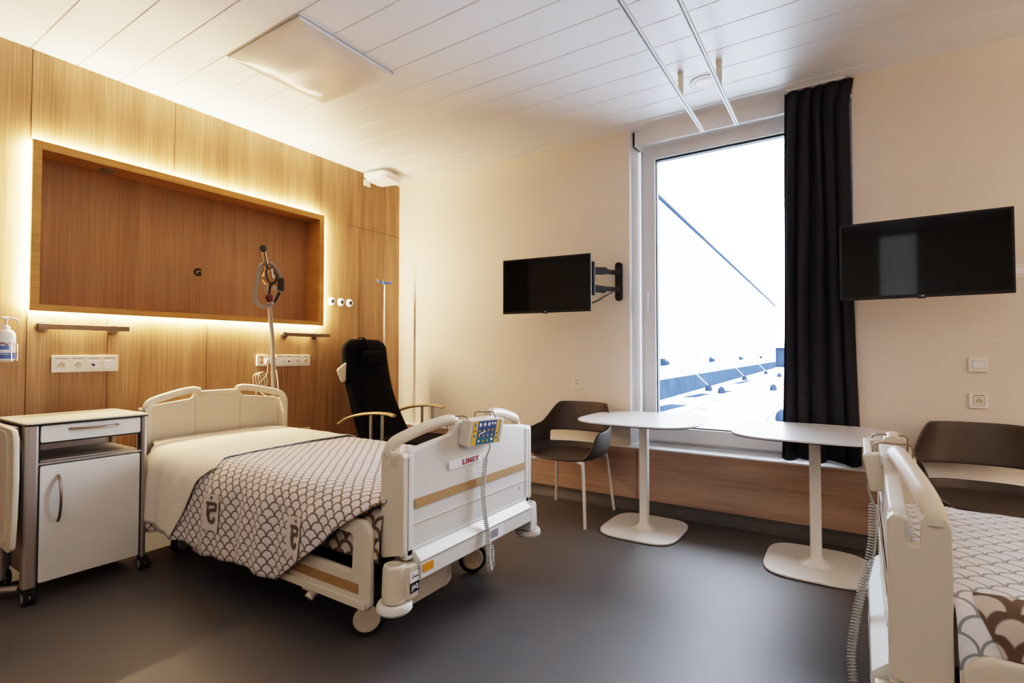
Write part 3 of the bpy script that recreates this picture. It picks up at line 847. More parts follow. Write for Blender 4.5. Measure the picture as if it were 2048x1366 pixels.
# IV pole
t = thing('drip_stand', 'slim chrome drip stand with blue hook head behind the recliner', 'drip stand', (-3.75, 3.515, 0))
b = B(); b.cyl((0, 0, .08), (0, 0, 1.0), .0125, n=14); b.cyl((0, 0, 1.0), (0, 0, 1.862), .009, n=14); b.build('pole', 'chrome', t)
b = B(); b.box(-.012, .012, -.085, .085, 1.862, 1.874, .004); b.lathe([(.016, 1.85), (.018, 1.862), (.016, 1.872)], n=14)
for s in (-1, 1): b.tube([(0, s*.08, 1.868), (0, s*.088, 1.874), (0, s*.092, 1.892)], .006, 8); b.tube([(0, s*.04, 1.866), (.03, s*.04, 1.868), (.034, s*.04, 1.885)], .005, 8)
b.build('hook_head', 'brightblue', t)
for k in range(5):
    a = 2*PI*k/5+.3; c, s = math.cos(a), math.sin(a)
    q = .105 if c < 0 or s > .5 else .2
    b = B(); b.tube([(0, 0, .085), (q*c, q*s, .062)], .01, 8); b.cyl((q*c-.006*s, q*s+.006*c, .027), (q*c+.006*s, q*s-.006*c, .027), .027, n=16); b.cyl((q*c, q*s, .03), (q*c, q*s, .065), .006, n=8)
    b.build('foot', 'darkgrey', t)

# ------------------------------------------------------------------ bedside cabinet (front faces +x)
cx0, cx1, cy0, cy1, ct = -3.665, -3.225, .792, 1.295, .842
t = thing('bedside_cabinet', 'white bedside cabinet with drawer, open shelf and door left of the bed', 'cabinet', (-3.44, 1.04, 0))
b = B(); b.prism(rrect(cx0-.01, cx1+.012, cy0-.004, cy1+.004, .022, 5), 'z', ct+.002, ct+.010, .002, mi=0); b.build('cabinet_top', 'cream', t, world=True)
b = B(); b.prism(rrect(cx0-.0095, cx1+.0115, cy0-.0035, cy1+.0035, .022, 5), 'z', ct-.006, ct+.0019, 0); b.build('top_edge', 'ink', t, world=True)
for (x, y) in ((cx1-.028, cy0+.026), (cx1-.028, cy1-.012), (cx0+.022, cy0+.022), (cx0+.022, cy1-.018)):
    r = .026 if y < 1 else .014
    b = B(); b.prism(rrect(x-.030, x+.026, y-r, y+r, .013, 6), 'z', .075, ct-.006, .001); b.build('post', 'silver', t, world=True)
b = B(); b.box(cx0+.02, cx1-.05, cy0+.05, cy1-.03, .085, .66, .002); b.box(cx0+.02, cx1-.01, cy0+.05, cy1-.025, .645, .655, .001)
b.box(cx0+.02, cx1-.03, cy0+.05, cy1-.03, .745, ct-.006); b.box(cx0+.02, cx0+.03, cy0+.05, cy1-.03, .66, .745, mi=0)
b.build('carcass', 'silver', t, world=True)
b = B(); b.prism(rrect(.848, 1.262, .752, .833, .008, 4), 'x', cx1-.03, cx1-.004, .002); d = b.build('drawer', 'lightplastic', t, world=True)
def bow(b, p, q, out_, r=.006):
    p, q = Vector(p), Vector(q); ps = []
    for k in range(13):
        s = k/12; ps.append(p+(q-p)*s+Vector((out_*math.sin(PI*s)**.6, 0, 0)))
    b.tube(ps, r, 10, flat=.7)
b = B(); bow(b, (cx1-.004, .955, .808), (cx1-.004, 1.16, .806), .026); b.build('drawer_handle', 'steel', d, world=True)
b = B(); b.prism(rrect(.848, 1.262, .088, .640, .008, 4), 'x', cx1-.03, cx1-.004, .002); d = b.build('door', 'lightplastic', t, world=True)
b = B(); bow(b, (cx1-.004, .918, .588), (cx1-.004, .918, .365), .036, .0075); b.build('door_handle', 'steel', d, world=True)
for (x, y) in ((cx1-.02, .815), (cx1-.03, 1.29), (cx0+.03, .82), (cx0+.03, 1.28)):
    b = B()
    for s in (-1, 1): b.lathe([(.032, -.008), (.036, -.005), (.036, .005), (.032, .008)], (x+.012, y+s*.014, .036), axis='y', n=24)
    b.lathe([(.010, .05), (.010, .076)], (x, y, 0), n=12); b.prism(fillet([(x-.02, .04), (x+.03, .036), (x+.03, .062), (x, .072), (x-.02, .066)], .008, 3), 'y', y-.007, y+.007, .002)
    cst = b.build('caster', 'rubber', t, world=True)
    b = B(); b.lathe([(.02, -.0235), (.02, .0235)], (x+.012, y, .036), axis='y', n=20); b.build('wheel_hub', 'greysticker', cst, world=True)
b = B(); b.box(cx1-.034, cx1-.012, .838, .849, .08, ct-.006); b.box(cx1-.034, cx1-.012, 1.261, 1.272, .08, ct-.006); b.box(cx1-.034, cx1-.014, .84, 1.27, .645, .652); b.box(cx1-.034, cx1-.014, .84, 1.27, .744, .753)
b.build('shadow_gap', 'ink', t, world=True)
# fold-down leaf on the side
b = B()
b.prism(fillet([(-3.66, .295), (-3.16, .275), (-3.135, .45), (-3.125, .62), (-3.135, .80), (-3.165, .835), (-3.66, .858)], [.02, .04, .1, .1, .05, .03, .02], 5), 'y', .728, .752, .008)
b.prism(fillet([(-3.66, .31), (-3.22, .30), (-3.2, .5), (-3.2, .7), (-3.22, .82), (-3.66, .84)], .03, 4), 'y', .722, .732, .003)
lf = b.build('folding_leaf', 'cream', t, world=True)
b = B(); b.box(-3.62, -3.30, .755, .79, .80, .83, .004); b.tube([(-3.40, .755, .10), (-3.40, .755, .80)], .02, 12)
b.tube([(-3.62, .70, .06), (-3.40, .735, .06), (-3.30, .80, .065)], .016, 12, smooth=4)
b.build('leaf_support', 'silver', t, world=True)

# ------------------------------------------------------------------ BEDS
def make_bed(loc, rz, lab, ns):
    """local: x=0 is the outer face of the footboard, the head lies toward -x; ns = sign of y on the camera side"""
    t = thing('hospital_bed', lab, 'bed', loc, rz, 'hospital beds')
    def board(nm, dx, sgn, dz, foot):
        X = lambda x: dx+sgn*x            # x measured outward (0 = outer face, negative = toward mattress)
        top = .885+dz
        ol = [(-.445, .405+dz*.3), (.445, .405+dz*.3), (.445, .792+dz), (.425, .812+dz), (.17, .842+dz), (.15, .872+dz), (.145, top), (-.145, top), (-.15, .872+dz), (-.17, .842+dz), (-.425, .812+dz), (-.445, .792+dz)]
        ol = fillet(ol, [.005, .005, .02, .02, .02, .02, .01, .01, .02, .02, .02, .02], 3)
        b = B(); b.prism(ol, 'x', X(-.040), X(-.004), .008)
        for s in (-1, 1):     # raised vertical margins
            b.prism(rrect(*(sorted((s*.405, s*.45))), .41+dz*.3, .80+dz, .012, 3), 'x', X(-.045), X(0), .01)
        if foot:
            b.prism([(-.445, .44), (.445, .44), (.445, .405), (-.445, .405)], 'x', X(-.03), X(.0), .002)
        p = b.build(nm, 'lightplastic' if foot else 'cream', t)
        b = B(); b.prism(rrect(-.13, .13, top-.035, top+.004, .012, 4), 'x', X(-.05), X(.004), .012); b.build('grip_bar', 'lightplastic' if foot else 'cream', p)
        for s in (-1, 1):
            pts = [(X(-.088), s*.449, .790+dz), (X(-.087), s*.445, .815+dz), (X(-.078), s*.420, .842+dz), (X(-.064), s*.34, .866+dz), (X(-.046), s*.24, .888+dz), (X(-.036), s*.165, .897+dz), (X(-.034), s*.125, .888+dz)]
            b = B(); b.tube(pts, .0235, 14, smooth=5, flat=1.0); h = b.build('grab_handle', 'cream', p)
            # side wing
            wo = [(X(-.118), .396), (X(.0), .43 if foot else .40), (X(.0), .79+dz), (X(-.010), .805+dz), (X(-.034), .805+dz), (X(-.036), .742+dz), (X(-.062), .735+dz), (X(-.063), .80+dz), (X(-.072), .822+dz), (X(-.105), .815+dz), (X(-.118), .79+dz)]
            b = B(); b.prism(fillet(wo, [.012, .008, .008, .008, .012, .008, .012, .01, .02, .02, .02], 4), 'y', s*.432, s*.466, .005)
            b.build('side_wing', 'cream', p)
        if not foot:
            b = B()
            for y in (-.148, .148): b.box(*sorted((X(-.0405), X(-.041))), y-.0015, y+.0015, .50, .84+dz)
            b.build('groove', 'greyhandle', p)
        if foot:
            b = B(); b.box(X(-.001), X(.0012), -.40, .40, .588, .624); b.build('stripe', 'tan', p)
            b = B(); b.prism(rrect(-.20, .035, .695, .73, .003, 2), 'x', X(-.003), X(.0014), .0008); pq = b.build('name_plate', 'labelwhite', p)
            text('name_plate_lettering', 'LINET', .030, (X(.0022), -.055, .7125), (PI/2, 0, PI/2), 'red', p, bold=.0012, shear=.0, sx=1.25, sp=1.25)
            b = B(); b.prism(rrect(.355, .37, .50, .51, .002, 2), 'x', X(-.002), X(.001), 0)
            b.box(X(-.003), X(.0005), -.404, .404, .530, .5315); b.build('groove', 'lightplastic', p)
        return p
    board('headboard', -2.235, -1, .045, False)
    board('footboard', 0, 1, 0, True)
    # foot cross beam (bumper)
    b = B(); b.prism(fillet([(-.10, .40), (-.002, .43), (.034, .398), (.036, .330), (.02, .318), (-.10, .318)], [.0, .004, .006, .008, .006, 0], 3), 'y', -.405, .405, .003)
    bm_ = b.build('foot_beam', 'lightplastic', t)
    b = B(); b.prism([(.0345, .392), (.0352, .3945), (.036, .3945), (.036, .392)], 'y', -.405, .405, 0); b.build('beam_line', 'greyhandle', bm_)
    b = B(); b.prism(rrect(-.395, -.335, .352, .382, .004, 3), 'x', .035, .0372, 0); b.build('sticker', 'orange', bm_)
    b = B(); b.prism(rrect(.03, .155, .335, .390, .004, 3), 'x', .035, .0368, 0); b.build('cover_plate', 'labelwhite', bm_)
    b = B(); b.prism(rrect(.045, .105, .345, .380, .002, 3), 'x', .0366, .0378, 0); b.build('sticker', 'greysticker', bm_)
    for s in (-1, 1):
        b = B(); cx_, cy_ = -.028, s*.478
        b.lathe([(.046, .268), (.047, .30), (.044, .385), (.040, .396), (.026, .397), (.024, .385), (.0235, .35), (.0005, .35)], (cx_, cy_, 0), n=32)
        b.prism(fillet([(-.078, s*.41), (.030, s*.41), (.026, s*.455), (-.01, s*.50), (-.05, s*.50)], .008, 3), 'z', .27, .392, .008)
        q = b.build('corner_socket', 'lightplastic' if s*ns < 0 else 'cream', t)  # one plastic: pale lit copy on the far side, dimmer cream nearby
        b = B(); b.lathe([(.040, .262), (.060, .262), (.066, .252), (.066, .238), (.058, .228), (.030, .228)], (cx_, cy_, 0), n=36); b.build('bumper_roller', 'lightplastic', t)
        if s == -1 and ns == -1:
            T = Matrix.Translation((.029, -.432, .332))
            b = B(); b.box(0, .0016, -.024, .022, -.001, .036, T=T); st = b.build('sticker', 'labelwhite', q)
            b = B(); b.box(0, .0018, -.024, .022, -.038, -.001, T=T); st2 = b.build('sticker', 'labelblack', q)
            text('sticker_lettering', 'JA2', .022, (.0315, -.432, .3125), (PI/2, 0, PI/2), 'labelwhite', q, bold=.0006)
            text('sticker_lettering', '250 kg', .008, (.0312, -.425, .350), (PI/2, 0, PI/2), 'labelblack', q)
            b = B(); b.tube([(.0306, -.443, .345), (.0306, -.443, .357)], .0016, 6); b.lathe([(.0022, 0), (.0022, .001)], (.0302, -.443, .3605), axis='x', n=10); b.build('sticker_figure', 'ink', q)
    # chassis
    b = B()
    for s in (-1, 1):
        b.box(-2.15, -.14, s*.40-.02, s*.40+.02, .34, .39, .004)
    for x in (-2.1, -1.5, -.9, -.2): b.box(x-.03, x+.03, -.40, .40, .34, .385, .004)
    b.box(-1.95, -.30, -.34, .34, .15, .21, .01); b.box(-2.15, -.08, -.42, .42, .40, .455, .01)
    b.build('chassis', 'darkgrey', t)
    b = B(); b.prism(fillet([(-.215, -.205), (-.215, .045), (-.25, .13), (-.34, .13), (-.34, -.205)], [.004, .03, .05, .02, .01], 5), 'z', .082, .30, .004)
    b.prism(fillet([(-.19, -.23), (-.17, .08), (-.10, .25), (-.30, .25), (-.36, -.23)], .03, 4), 'z', .295, .318, .004); b.build('foot_column', 'cream', t)
    b = B(); b.box(-2.0, -1.86, -.16, .16, .08, .36, .02); b.build('head_column', 'cream', t)
    # wheels
    for (x, y, yaw) in ((-.31, -.36, -.72), (-.318, .38, -.72), (-1.93, -.34, .5), (-1.93, .36, .2)):
        yy = y if ns < 0 else -y; yw = yaw if ns < 0 else yaw+PI*0
        T = Matrix.Translation((x, yy, .076)) @ Matrix.Rotation(yw+PI/2, 4, 'Z')
        b = B(); b.lathe([(.058, -.016), (.074, -.014), (.076, -.008), (.076, .008), (.074, .014), (.058, .016)], axis='y', n=40, T=T); wv = b.build('wheel', 'rubber', t)
        b = B(); b.lathe([(.02, -.022), (.050, -.021), (.057, -.015), (.057, .015), (.050, .021), (.02, .022)], axis='y', n=36, T=T)
        b.build('wheel_cover', 'cream', wv)
        b = B(); b.cyl((x-.02, yy, .07), (x-.02, yy, .215), .026, n=20); b.build('wheel_stem', 'cream', t)
    # mattress
    b = B(); b.prism(rrect(-2.17, -.075, -.43, .43, .05, 6), 'z', .46, .612, .03); b.build('mattress', 'mattress', t)
    # side rails: foot halves and head halves
    for s in (-1, 1):
        for (xa, xb) in ((-.93, -.125), (-2.0, -1.06)):
            y0, y1 = s*.482, s*.508
            L = xb-xa
            olr = fillet([(xa, .200), (xb-.028, .200), (xb-.004, .222), (xb, .50), (xb-.03, .542), (xa+.05, .544), (xa, .50)], [.02, .02, .02, .04, .05, .05, .05], 5)
            hol = fillet([(xa+.10, .352), (xb-.11, .338), (xb-.102, .478), (xa+.10, .488)], .015, 4)
            b = B(); b.prism(olr, 'y', y0, y1, .010, holes=[hol]); 
            b.prism(fillet([(xa+.01, .206), (xb-.02, .206), (xb-.025, .238), (xa+.01, .238)], .01, 3), 'y', y1-.002*s, y1+s*.010, .006)
            r = b.build('side_rail', 'cream', t)
            b = B(); b.prism(rrect(xa+.03, xb-.065, .258, .296, .002, 2), 'y', y1-s*.001, y1+s*.0015, 0); b.build('stripe', 'tan', r)
            b = B()
            xm = xb-.38
            b.box(xm-.05, xm+.05, *sorted((s*.44, s*.50)), .185, .215, .006); b.cyl((xm, s*.47, .185), (xm, s*.50, .16), .02, n=12); b.build('rail_latch', 'cream', t)
    b = B(); 
    b.tube([(-.32, ns*.44, .44), (-.32, ns*.475, .43), (-.26, ns*.475, .43), (-.26, ns*.44, .44)], .004, 6, smooth=3); b.build('strap_loop', 'silver', t)
    b = B(); b.prism(rrect(-.20, -.135, .47, .53, .01, 3), 'y', *sorted((ns*.40, ns*.47)), .006); b.build('corner_bracket', 'cream', t)
    return t
bed1 = make_bed((-1.385, 1.86, 0), 0, 'hospital bed with cream headboard in full view beside the bedside cabinet', -1)
bed2 = make_bed((.088, 1.965, 0), PI-.022, 'hospital bed at the right edge, cut off so its footboard is seen edge-on', 1)

# bedding ------------------------------------------------------------
CS = [(-.550, .215), (-.549, .30), (-.546, .40), (-.541, .48), (-.533, .545), (-.514, .588), (-.472, .618), (-.41, .632), (-.2, .637), (0, .638), (.2, .637), (.40, .632), (.45, .62), (.485, .59), (.51, .54), (.528, .42), (.535, .32)]
acc = [0]
for p, q in zip(CS, CS[1:]): acc.append(acc[-1]+math.dist(p, q))
TOT = acc[-1]
def cs(s):
    s = max(0, min(TOT, s))
    for i in range(len(CS)-1):
        if s <= acc[i+1]+1e-9:
            f = (s-acc[i])/(acc[i+1]-acc[i]); p, q = CS[i], CS[i+1]
            n = Vector((-(q[1]-p[1]), q[0]-p[0])).normalized()
            return p[0]+(q[0]-p[0])*f, p[1]+(q[1]-p[1])*f, n
CS1, CS2 = CS, [(-.470, .36), (-.474, .42), (-.476, .48), (-.476, .54), (-.472, .58), (-.460, .607), (-.437, .625), (-.40, .634), (-.2, .638), (0, .639), (.2, .638), (.40, .633), (.44, .622), (.462, .59), (.474, .54), (.476, .46), (.476, .38)]
def use(c):
    global CS, TOT
    CS = c; acc[:] = [0]
    for p, q in zip(CS, CS[1:]): acc.append(acc[-1]+math.dist(p, q))
    TOT = acc[-1]
def s_at_z(z):
    for i in range(12):
        if CS[i][1] <= z <= CS[i+1][1]: return acc[i]+(z-CS[i][1])/(CS[i+1][1]-CS[i][1])*(acc[i+1]-acc[i])
    return acc[7]
def quilt_pt(L, s, lift, ns, seed=0., kc=1.):
    y, z, n = cs(s)
    side = max(0, min(1, (.60-z)/.1)) if y < 0 else max(0, min(1, (.60-z)/.1))
    fold = .010*math.sin(L*17+2.2*s)+.006*math.sin(L*41+5*s+1)
    d = lift+side*(.006+fold)*kc+(1-side)*.004*noise.noise(Vector((L*3.2, s*3.2, seed)))+.003*noise.noise(Vector((L*9, s*9, seed+4)))
    yy = y-n[0]*0; d *= 1
    yy, zz = y+(-n[0] if False else n[0])*d, z+n[1]*d
    return yy*(-ns), zz
def interp(tab, x):
    if x <= tab[0][0]: return tab[0][1]
    for (a, fa), (b_, fb) in zip(tab, tab[1:]):
        if x <= b_: return fa+(fb-fa)*(x-a)/(b_-a)
    return tab[-1][1]
def make_quilt(par_loc, rz, ns, foot_tab, head_tab, lab, lift=.003, mat='quilt', us=.056, nu=110, nv=90, smax=None):
    t = thing('quilt', lab, 'quilt', par_loc, rz, 'scale-pattern quilts')
    b = B(); sm = smax or TOT
    def f(u, v):
        s = v*sm; z = cs(s)[1]; 
        L0 = interp(foot_tab, s); L1 = interp(head_tab, s)
        L = L0+(L1-L0)*u
        hem = .010*math.sin(L*9)+.006*math.sin(L*23) if v < .05 else 0
        y, zz = quilt_pt(L, s, lift, ns)
        return (-L, y, zz+hem*(1-v/.05 if v < .05 else 0), L/us, s/us)
    b.grid(f, nu, nv)
    o = b.build('quilt_cover', mat, t, ang=80, recalc=False)
    md = o.modifiers.new('t', 'SOLIDIFY'); md.thickness = .012; md.offset = -ns
    return t
sz = s_at_z
q1 = make_quilt((-1.385, 1.86, 0), 0, -1,
    [(0, .67), (sz(.30), .55), (sz(.39), .41), (sz(.48), .305), (sz(.56), .19), (sz(.615), .09), (sz(.63), .062), (TOT, .062)],
    [(0, 1.97), (sz(.56), 1.97), (sz(.63), 1.97), (TOT, 1.97)],
    'white quilt with brown fish-scale lines draped over the bed by the cabinet')
# turned-under reverse corner near the foot
b = B()
def und(u, v):
    s = sz(.40)+v*(sz(.62)-sz(.40)); L = .10+(.50-.10)*u
    y, z, n = cs(s)
    return (-L, (y+.055), z-.012, L/.075, s/.075)
b.grid(und, 20, 12); b.build('turned_corner', 'quilt_under', q1, ang=80)
# emblem patches on the drape
def emb(L0, z0, size, par, flip=False):
    s0 = sz(z0)
    def pt(a, c, lift):
        L = L0-a*size; s = s0+c*size
        y, z = quilt_pt(L, s, lift, -1); return (-L, y, z)
    b = B(); b.grid(lambda u, v: pt((u-.5)*1.25*(1-.25*abs(v-.5)), (v-.5)*1.75, .010), 8, 12); p = b.build('emblem_patch', 'emblem_patch', par, ang=80, recalc=False)
    b = B()
    path = [(-.32, .42), (.30, .42), (.34, .30), (.30, .14), (.05, .12), (-.12, .02), (-.16, -.18), (-.10, -.40), (.08, -.46), (.2, -.36), (.24, -.22)]
    P2 = catmull([(x, y, 0) for x, y in path], 4)
    b.tube([pt(p_.x, p_.y, .0125) for p_ in P2], .105*size, 6, flat=.06, up=(0, 1, 0))
    b.tube([pt(-.2, .40, .0125), pt(-.22, .1, .0125), pt(-.22, -.2, .0125)], .085*size, 6, flat=.06, up=(0, 1, 0))
    b.tube([pt(-.04, .70, .0125), pt(.08, .70, .0125)], .07*size, 8, flat=.06, up=(0, 1, 0))
    b.build('emblem', 'emblem_ink', p, ang=60)
emb(1.160, .422, .096, q1)
emb(.525, .425, .090, q1)

def make_sheet(loc, rz, ns, ft, ht, lab, s0, mat='sheet', lift=.012):
    t = thing('bed_sheet', lab, 'sheet', loc, rz, 'white bed sheets')
    b = B()
    def f(u, v):
        sfull = s0(u) if callable(s0) else s0
        s = sfull+v*(TOT-.12-sfull)
        L0, L1 = interp(ft, s), interp(ht, s); L = L0+(L1-L0)*u
        y, z = quilt_pt(L, s, lift+.004, ns, 3., .8)
        return (-L, y, z)
    b.grid(f, 60, 80); o = b.build('sheet_cloth', mat, t, ang=80, recalc=False)
    md = o.modifiers.new('t', 'SOLIDIFY'); md.thickness = .004; md.offset = -ns
    return t
make_sheet((-1.385, 1.86, 0), 0, -1,
    [(0, 1.535), (sz(.235), 1.535), (sz(.35), 1.462), (sz(.47), 1.38), (sz(.545), 1.335), (sz(.60), 1.24), (sz(.63), 1.315), (sz(.632)+.1, 1.325), (TOT, 1.38)],
    [(0, 1.93), (sz(.56), 1.95), (sz(.60), 1.955), (sz(.625), 2.05), (sz(.632), 2.17), (TOT, 2.17)],
    'plain white sheet folded over the head half of the bed by the cabinet', lambda u: sz(.232+.035*u))

use(CS2)
q2 = make_quilt((.088, 1.965, 0), PI-.022, 1,
    [(0, .124), (sz(.60), .122), (sz(.625), .12), (sz(.634), .07), (TOT, .066)],
    [(0, 2.0), (TOT, 2.0)],
    'white quilt with fish-scale lines greyed by cool light on the bed at the right edge', lift=.003, mat='quilt_cool_lit', us=.068)
b = B()
def und2(u, v):
    s = sz(.38)+v*(sz(.632)-sz(.38)); L = .185+(.95-.185)*u+.03*math.sin(v*5)
    y, z = quilt_pt(L, s, .009+.004*math.sin(u*22+v*6), 1); return (-L, y, z, L/.085+.3, s/.085)
b.grid(und2, 40, 18); b.build('turned_corner', 'quilt_under', q2, ang=80, recalc=False)

# handsets with coiled cord -------------------------------------------
def handset(loc, rz, lab, cord):
    t = thing('bed_handset', lab, 'remote control', loc, rz, 'bed control handsets')
    # local: face looks to +x, y across, z up; origin at the top centre of footboard grip
    T = Matrix.Translation((.030, 0, -.052)) @ Matrix.Rotation(.16, 4, 'Y') @ Matrix.Rotation(-.05, 4, 'X')
    T = T @ Matrix.Scale(-1, 4, Vector((0, 0, 0.0001))) if False else T
    b = B(); b.prism(rrect(-.125, .125, -.058, .058, .008, 4), 'x', 0, .020, .004, T=T)
    b.prism(rrect(-.128, -.082, -.056, .056, .008, 4), 'x', -.028, .006, .006, T=T); b.prism(rrect(.098, .130, -.056, .056, .008, 4), 'x', -.022, .024, .008, T=T)
    bd = b.build('handset_body', 'cream', t)
    b = B(); b.prism(rrect(-.068, .072, -.052, .052, .002, 2), 'x', .0195, .0212, 0, T=T); kp = b.build('keypad', 'blue', t)
    b = B(); b.prism(rrect(-.0675, .0715, -.0515, -.022, .002, 2), 'x', .0200, .0215, 0, T=T); b.build('keypad_band', 'teal', kp)
    b = B(); b.prism(rrect(-.102, -.068, -.052, .052, .002, 2), 'x', .0195, .0212, 0, T=T); b.prism(rrect(.072, .094, -.052, .052, .002, 2), 'x', .0195, .0212, 0, T=T); b.build('side_keys', 'yellow', t)
    def dots(name, mat, pts, r, par):
        for (y, z) in pts:
            b = B(); b.lathe([(r, 0), (r, .0014)], (.0212, y, z), axis='x', n=12, T=T)
            b.build(name, mat, par)
    dots('round_key', 'labelwhite', [(-.052, .036), (-.020, .036), (.012, .036)], .0085, kp)
    dots('round_key_marks', 'blue', [(-.052, .036), (-.020, .036), (.012, .036)], .004, kp) if False else None
    dots('yellow_key', 'yellow', [(-.052, .008), (-.02, .008), (.012, .008), (.044, .008), (-.052, -.014), (-.02, -.014), (.012, -.014), (.044, -.014), (-.018, -.038), (.014, -.038)], .0052, kp)
    dots('small_key', 'labelwhite', [(.036, .038), (.056, .038), (-.05, -.036), (.044, -.034), (.050, -.036)], .006, kp)
    b = B(); b.tube([T @ Vector((.0222, -.055, -.006)), T @ Vector((.0222, -.03, .0)), T @ Vector((.0222, -.01, .004))], .0018, 6); b.build('key_mark', 'labelwhite', kp)
    dots('side_key_mark', 'bottlered', [(-.085, .012)], .006, t); dots('side_key_mark', 'bottleblue', [(-.085, .036), (-.085, -.012)], .006, t)
    dots('side_key_mark', 'ink', [(.083, -.010), (.083, -.030)], .004, t)
    for y in (-.115, .085):
        b = B(); b.tube([(.032, y+.02, -.012), (.034, y, .014), (.018, y, .024), (-.02, y-.01, .022), (-.056, y-.02, .02), (-.062, y-.02, .0), (-.060, y-.02, -.03)], .0028, 8, smooth=4); b.build('hook', 'steel', t)
    # cord
    pts = [Vector(p) for p in cord]
    b = B(); b.tube([pts[0], pts[0]+Vector((.002, .004, -.02)), pts[1]], .0035, 8, smooth=4); b.build('cord_lead', 'coil', t)
    P = catmull(pts[1:], 24); LL = [0]
    for a_, c_ in zip(P, P[1:]): LL.append(LL[-1]+(c_-a_).length)
    turns = int(LL[-1]/.0088); H = []; per = 9
    for k in range(turns*per+1):
        d = LL[-1]*k/(turns*per); i = 0
        while i < len(LL)-2 and LL[i+1] < d: i += 1
        f = (d-LL[i])/max(1e-6, LL[i+1]-LL[i]); c_ = P[i].lerp(P[i+1], f); tg = (P[i+1]-P[i]).normalized()
        a_ = Vector((1, 0, 0)); a_ = (a_-tg*a_.dot(tg)).normalized(); bb = tg.cross(a_)
        an = 2*PI*k/per; H.append(c_+a_*.0105*math.cos(an)+bb*.0105*math.sin(an))
    b = B(); b.tube(H, .0026, 5); b.build('coiled_cord', 'coil', t, ang=80)
handset((-1.385, 1.853, .888), 0, 'blue and amber keypad handset hooked on the fully visible footboard', [(.045, .03, -.108), (.032, .022, -.175), (.022, .016, -.3), (.030, .018, -.42), (.052, .010, -.50), (.058, .006, -.60), (.055, .022, -.665), (.046, .050, -.64), (.03, .062, -.575), (.0, .066, -.575)])
handset((.104, 1.985, .888), PI-.022, 'pale handset seen edge-on, hooked over the footboard at the right edge', [(.045, .03, -.108), (.035, .03, -.175), (.04, .04, -.3), (.065, .06, -.42), (.085, .10, -.52), (.095, .14, -.62), (.08, .20, -.72), (.055, .24, -.77), (.03, .2, -.70)])

# lifting pole ---------------------------------------------------------
t = thing('lifting_pole', 'grey bed lifting pole with a looped grab handle behind the headboard', 'lifting pole', (-3.70, 2.335, .1))
b = B(); b.tube([(-3.69, 2.345, .36), (-3.70, 2.335, .9), (-3.70, 2.322, 1.25), (-3.69, 2.30, 1.44), (-3.62, 2.235, 1.60), (-3.50, 2.13, 1.69)], .0165, 14, smooth=6); b.build('pole', 'silver', t, world=True)
b = B(); b.tube([(-3.50, 2.13, 1.69), (-3.40, 2.05, 1.71), (-3.30, 2.00, 1.72), (-3.22, 1.97, 1.745), (-3.08, 1.865, 1.835)], .0165, 14, smooth=5); b.build('arm', 'chrome', t, world=True)
b = B(); b.lathe([(.018, 0), (.021, .004), (.021, .02), (.017, .026)], T=Matrix.Translation((-3.08, 1.865, 1.835)) @ Vector((.14, -.105, .09)).to_track_quat('Z', 'Y').to_matrix().to_4x4(), n=18); b.build('end_cap', 'darkgrey', t, world=True)
b = B()
lp = [(-3.2, 1.99, 1.775), (-3.2, 1.93, 1.76), (-3.2, 1.905, 1.70), (-3.2, 1.886, 1.58), (-3.2, 1.885, 1.525), (-3.2, 1.93, 1.487), (-3.2, 1.99, 1.50), (-3.2, 2.04, 1.56), (-3.2, 2.062, 1.64), (-3.2, 2.045, 1.72)]
b.tube(lp, .0135, 12, smooth=5, closed=True); b.build('grab_handle', 'greyhandle', t, world=True)
b = B(); b.prism(rrect(2.045, 2.082, 1.60, 1.69, .008, 3), 'x', -3.215, -3.185, .006); b.build('strap_adjuster', 'darkgrey', t, world=True)
b = B(); b.tube([(-3.2, 1.985, 1.74), (-3.19, 2.03, 1.70), (-3.19, 2.015, 1.655), (-3.19, 1.985, 1.635), (-3.19, 1.975, 1.57)], .010, 8, smooth=4, flat=.5)
b.tube([(-3.19, 1.985, 1.75), (-3.185, 1.95, 1.72), (-3.185, 1.96, 1.665), (-3.19, 1.985, 1.645)], .005, 8, smooth=4)
b.tube([(-3.19, 1.985, 1.53), (-3.19, 2.01, 1.52), (-3.19, 2.05, 1.59)], .010, 8, smooth=3)
b.build('strap', 'black', t, world=True)
b = B(); b.lathe([(.008, -.03), (.022, -.018), (.026, .0), (.022, .018), (.008, .028)], (-3.185, 1.972, 1.545), n=18); b.build('call_pendant', 'darkred', t, world=True)
b = B(); b.lathe([(.004, -.012), (.010, -.004), (.010, .006), (.004, .01)], (-3.175, 1.985, 1.515), n=12); b.cyl((-3.19, 1.99, 1.74), (-3.185, 2.0, 1.68), .008, n=10)
b.box(-3.2, -3.18, 1.995, 2.025, 1.605, 1.625, .004)
b.build('metal_clip', 'chrome', t, world=True)

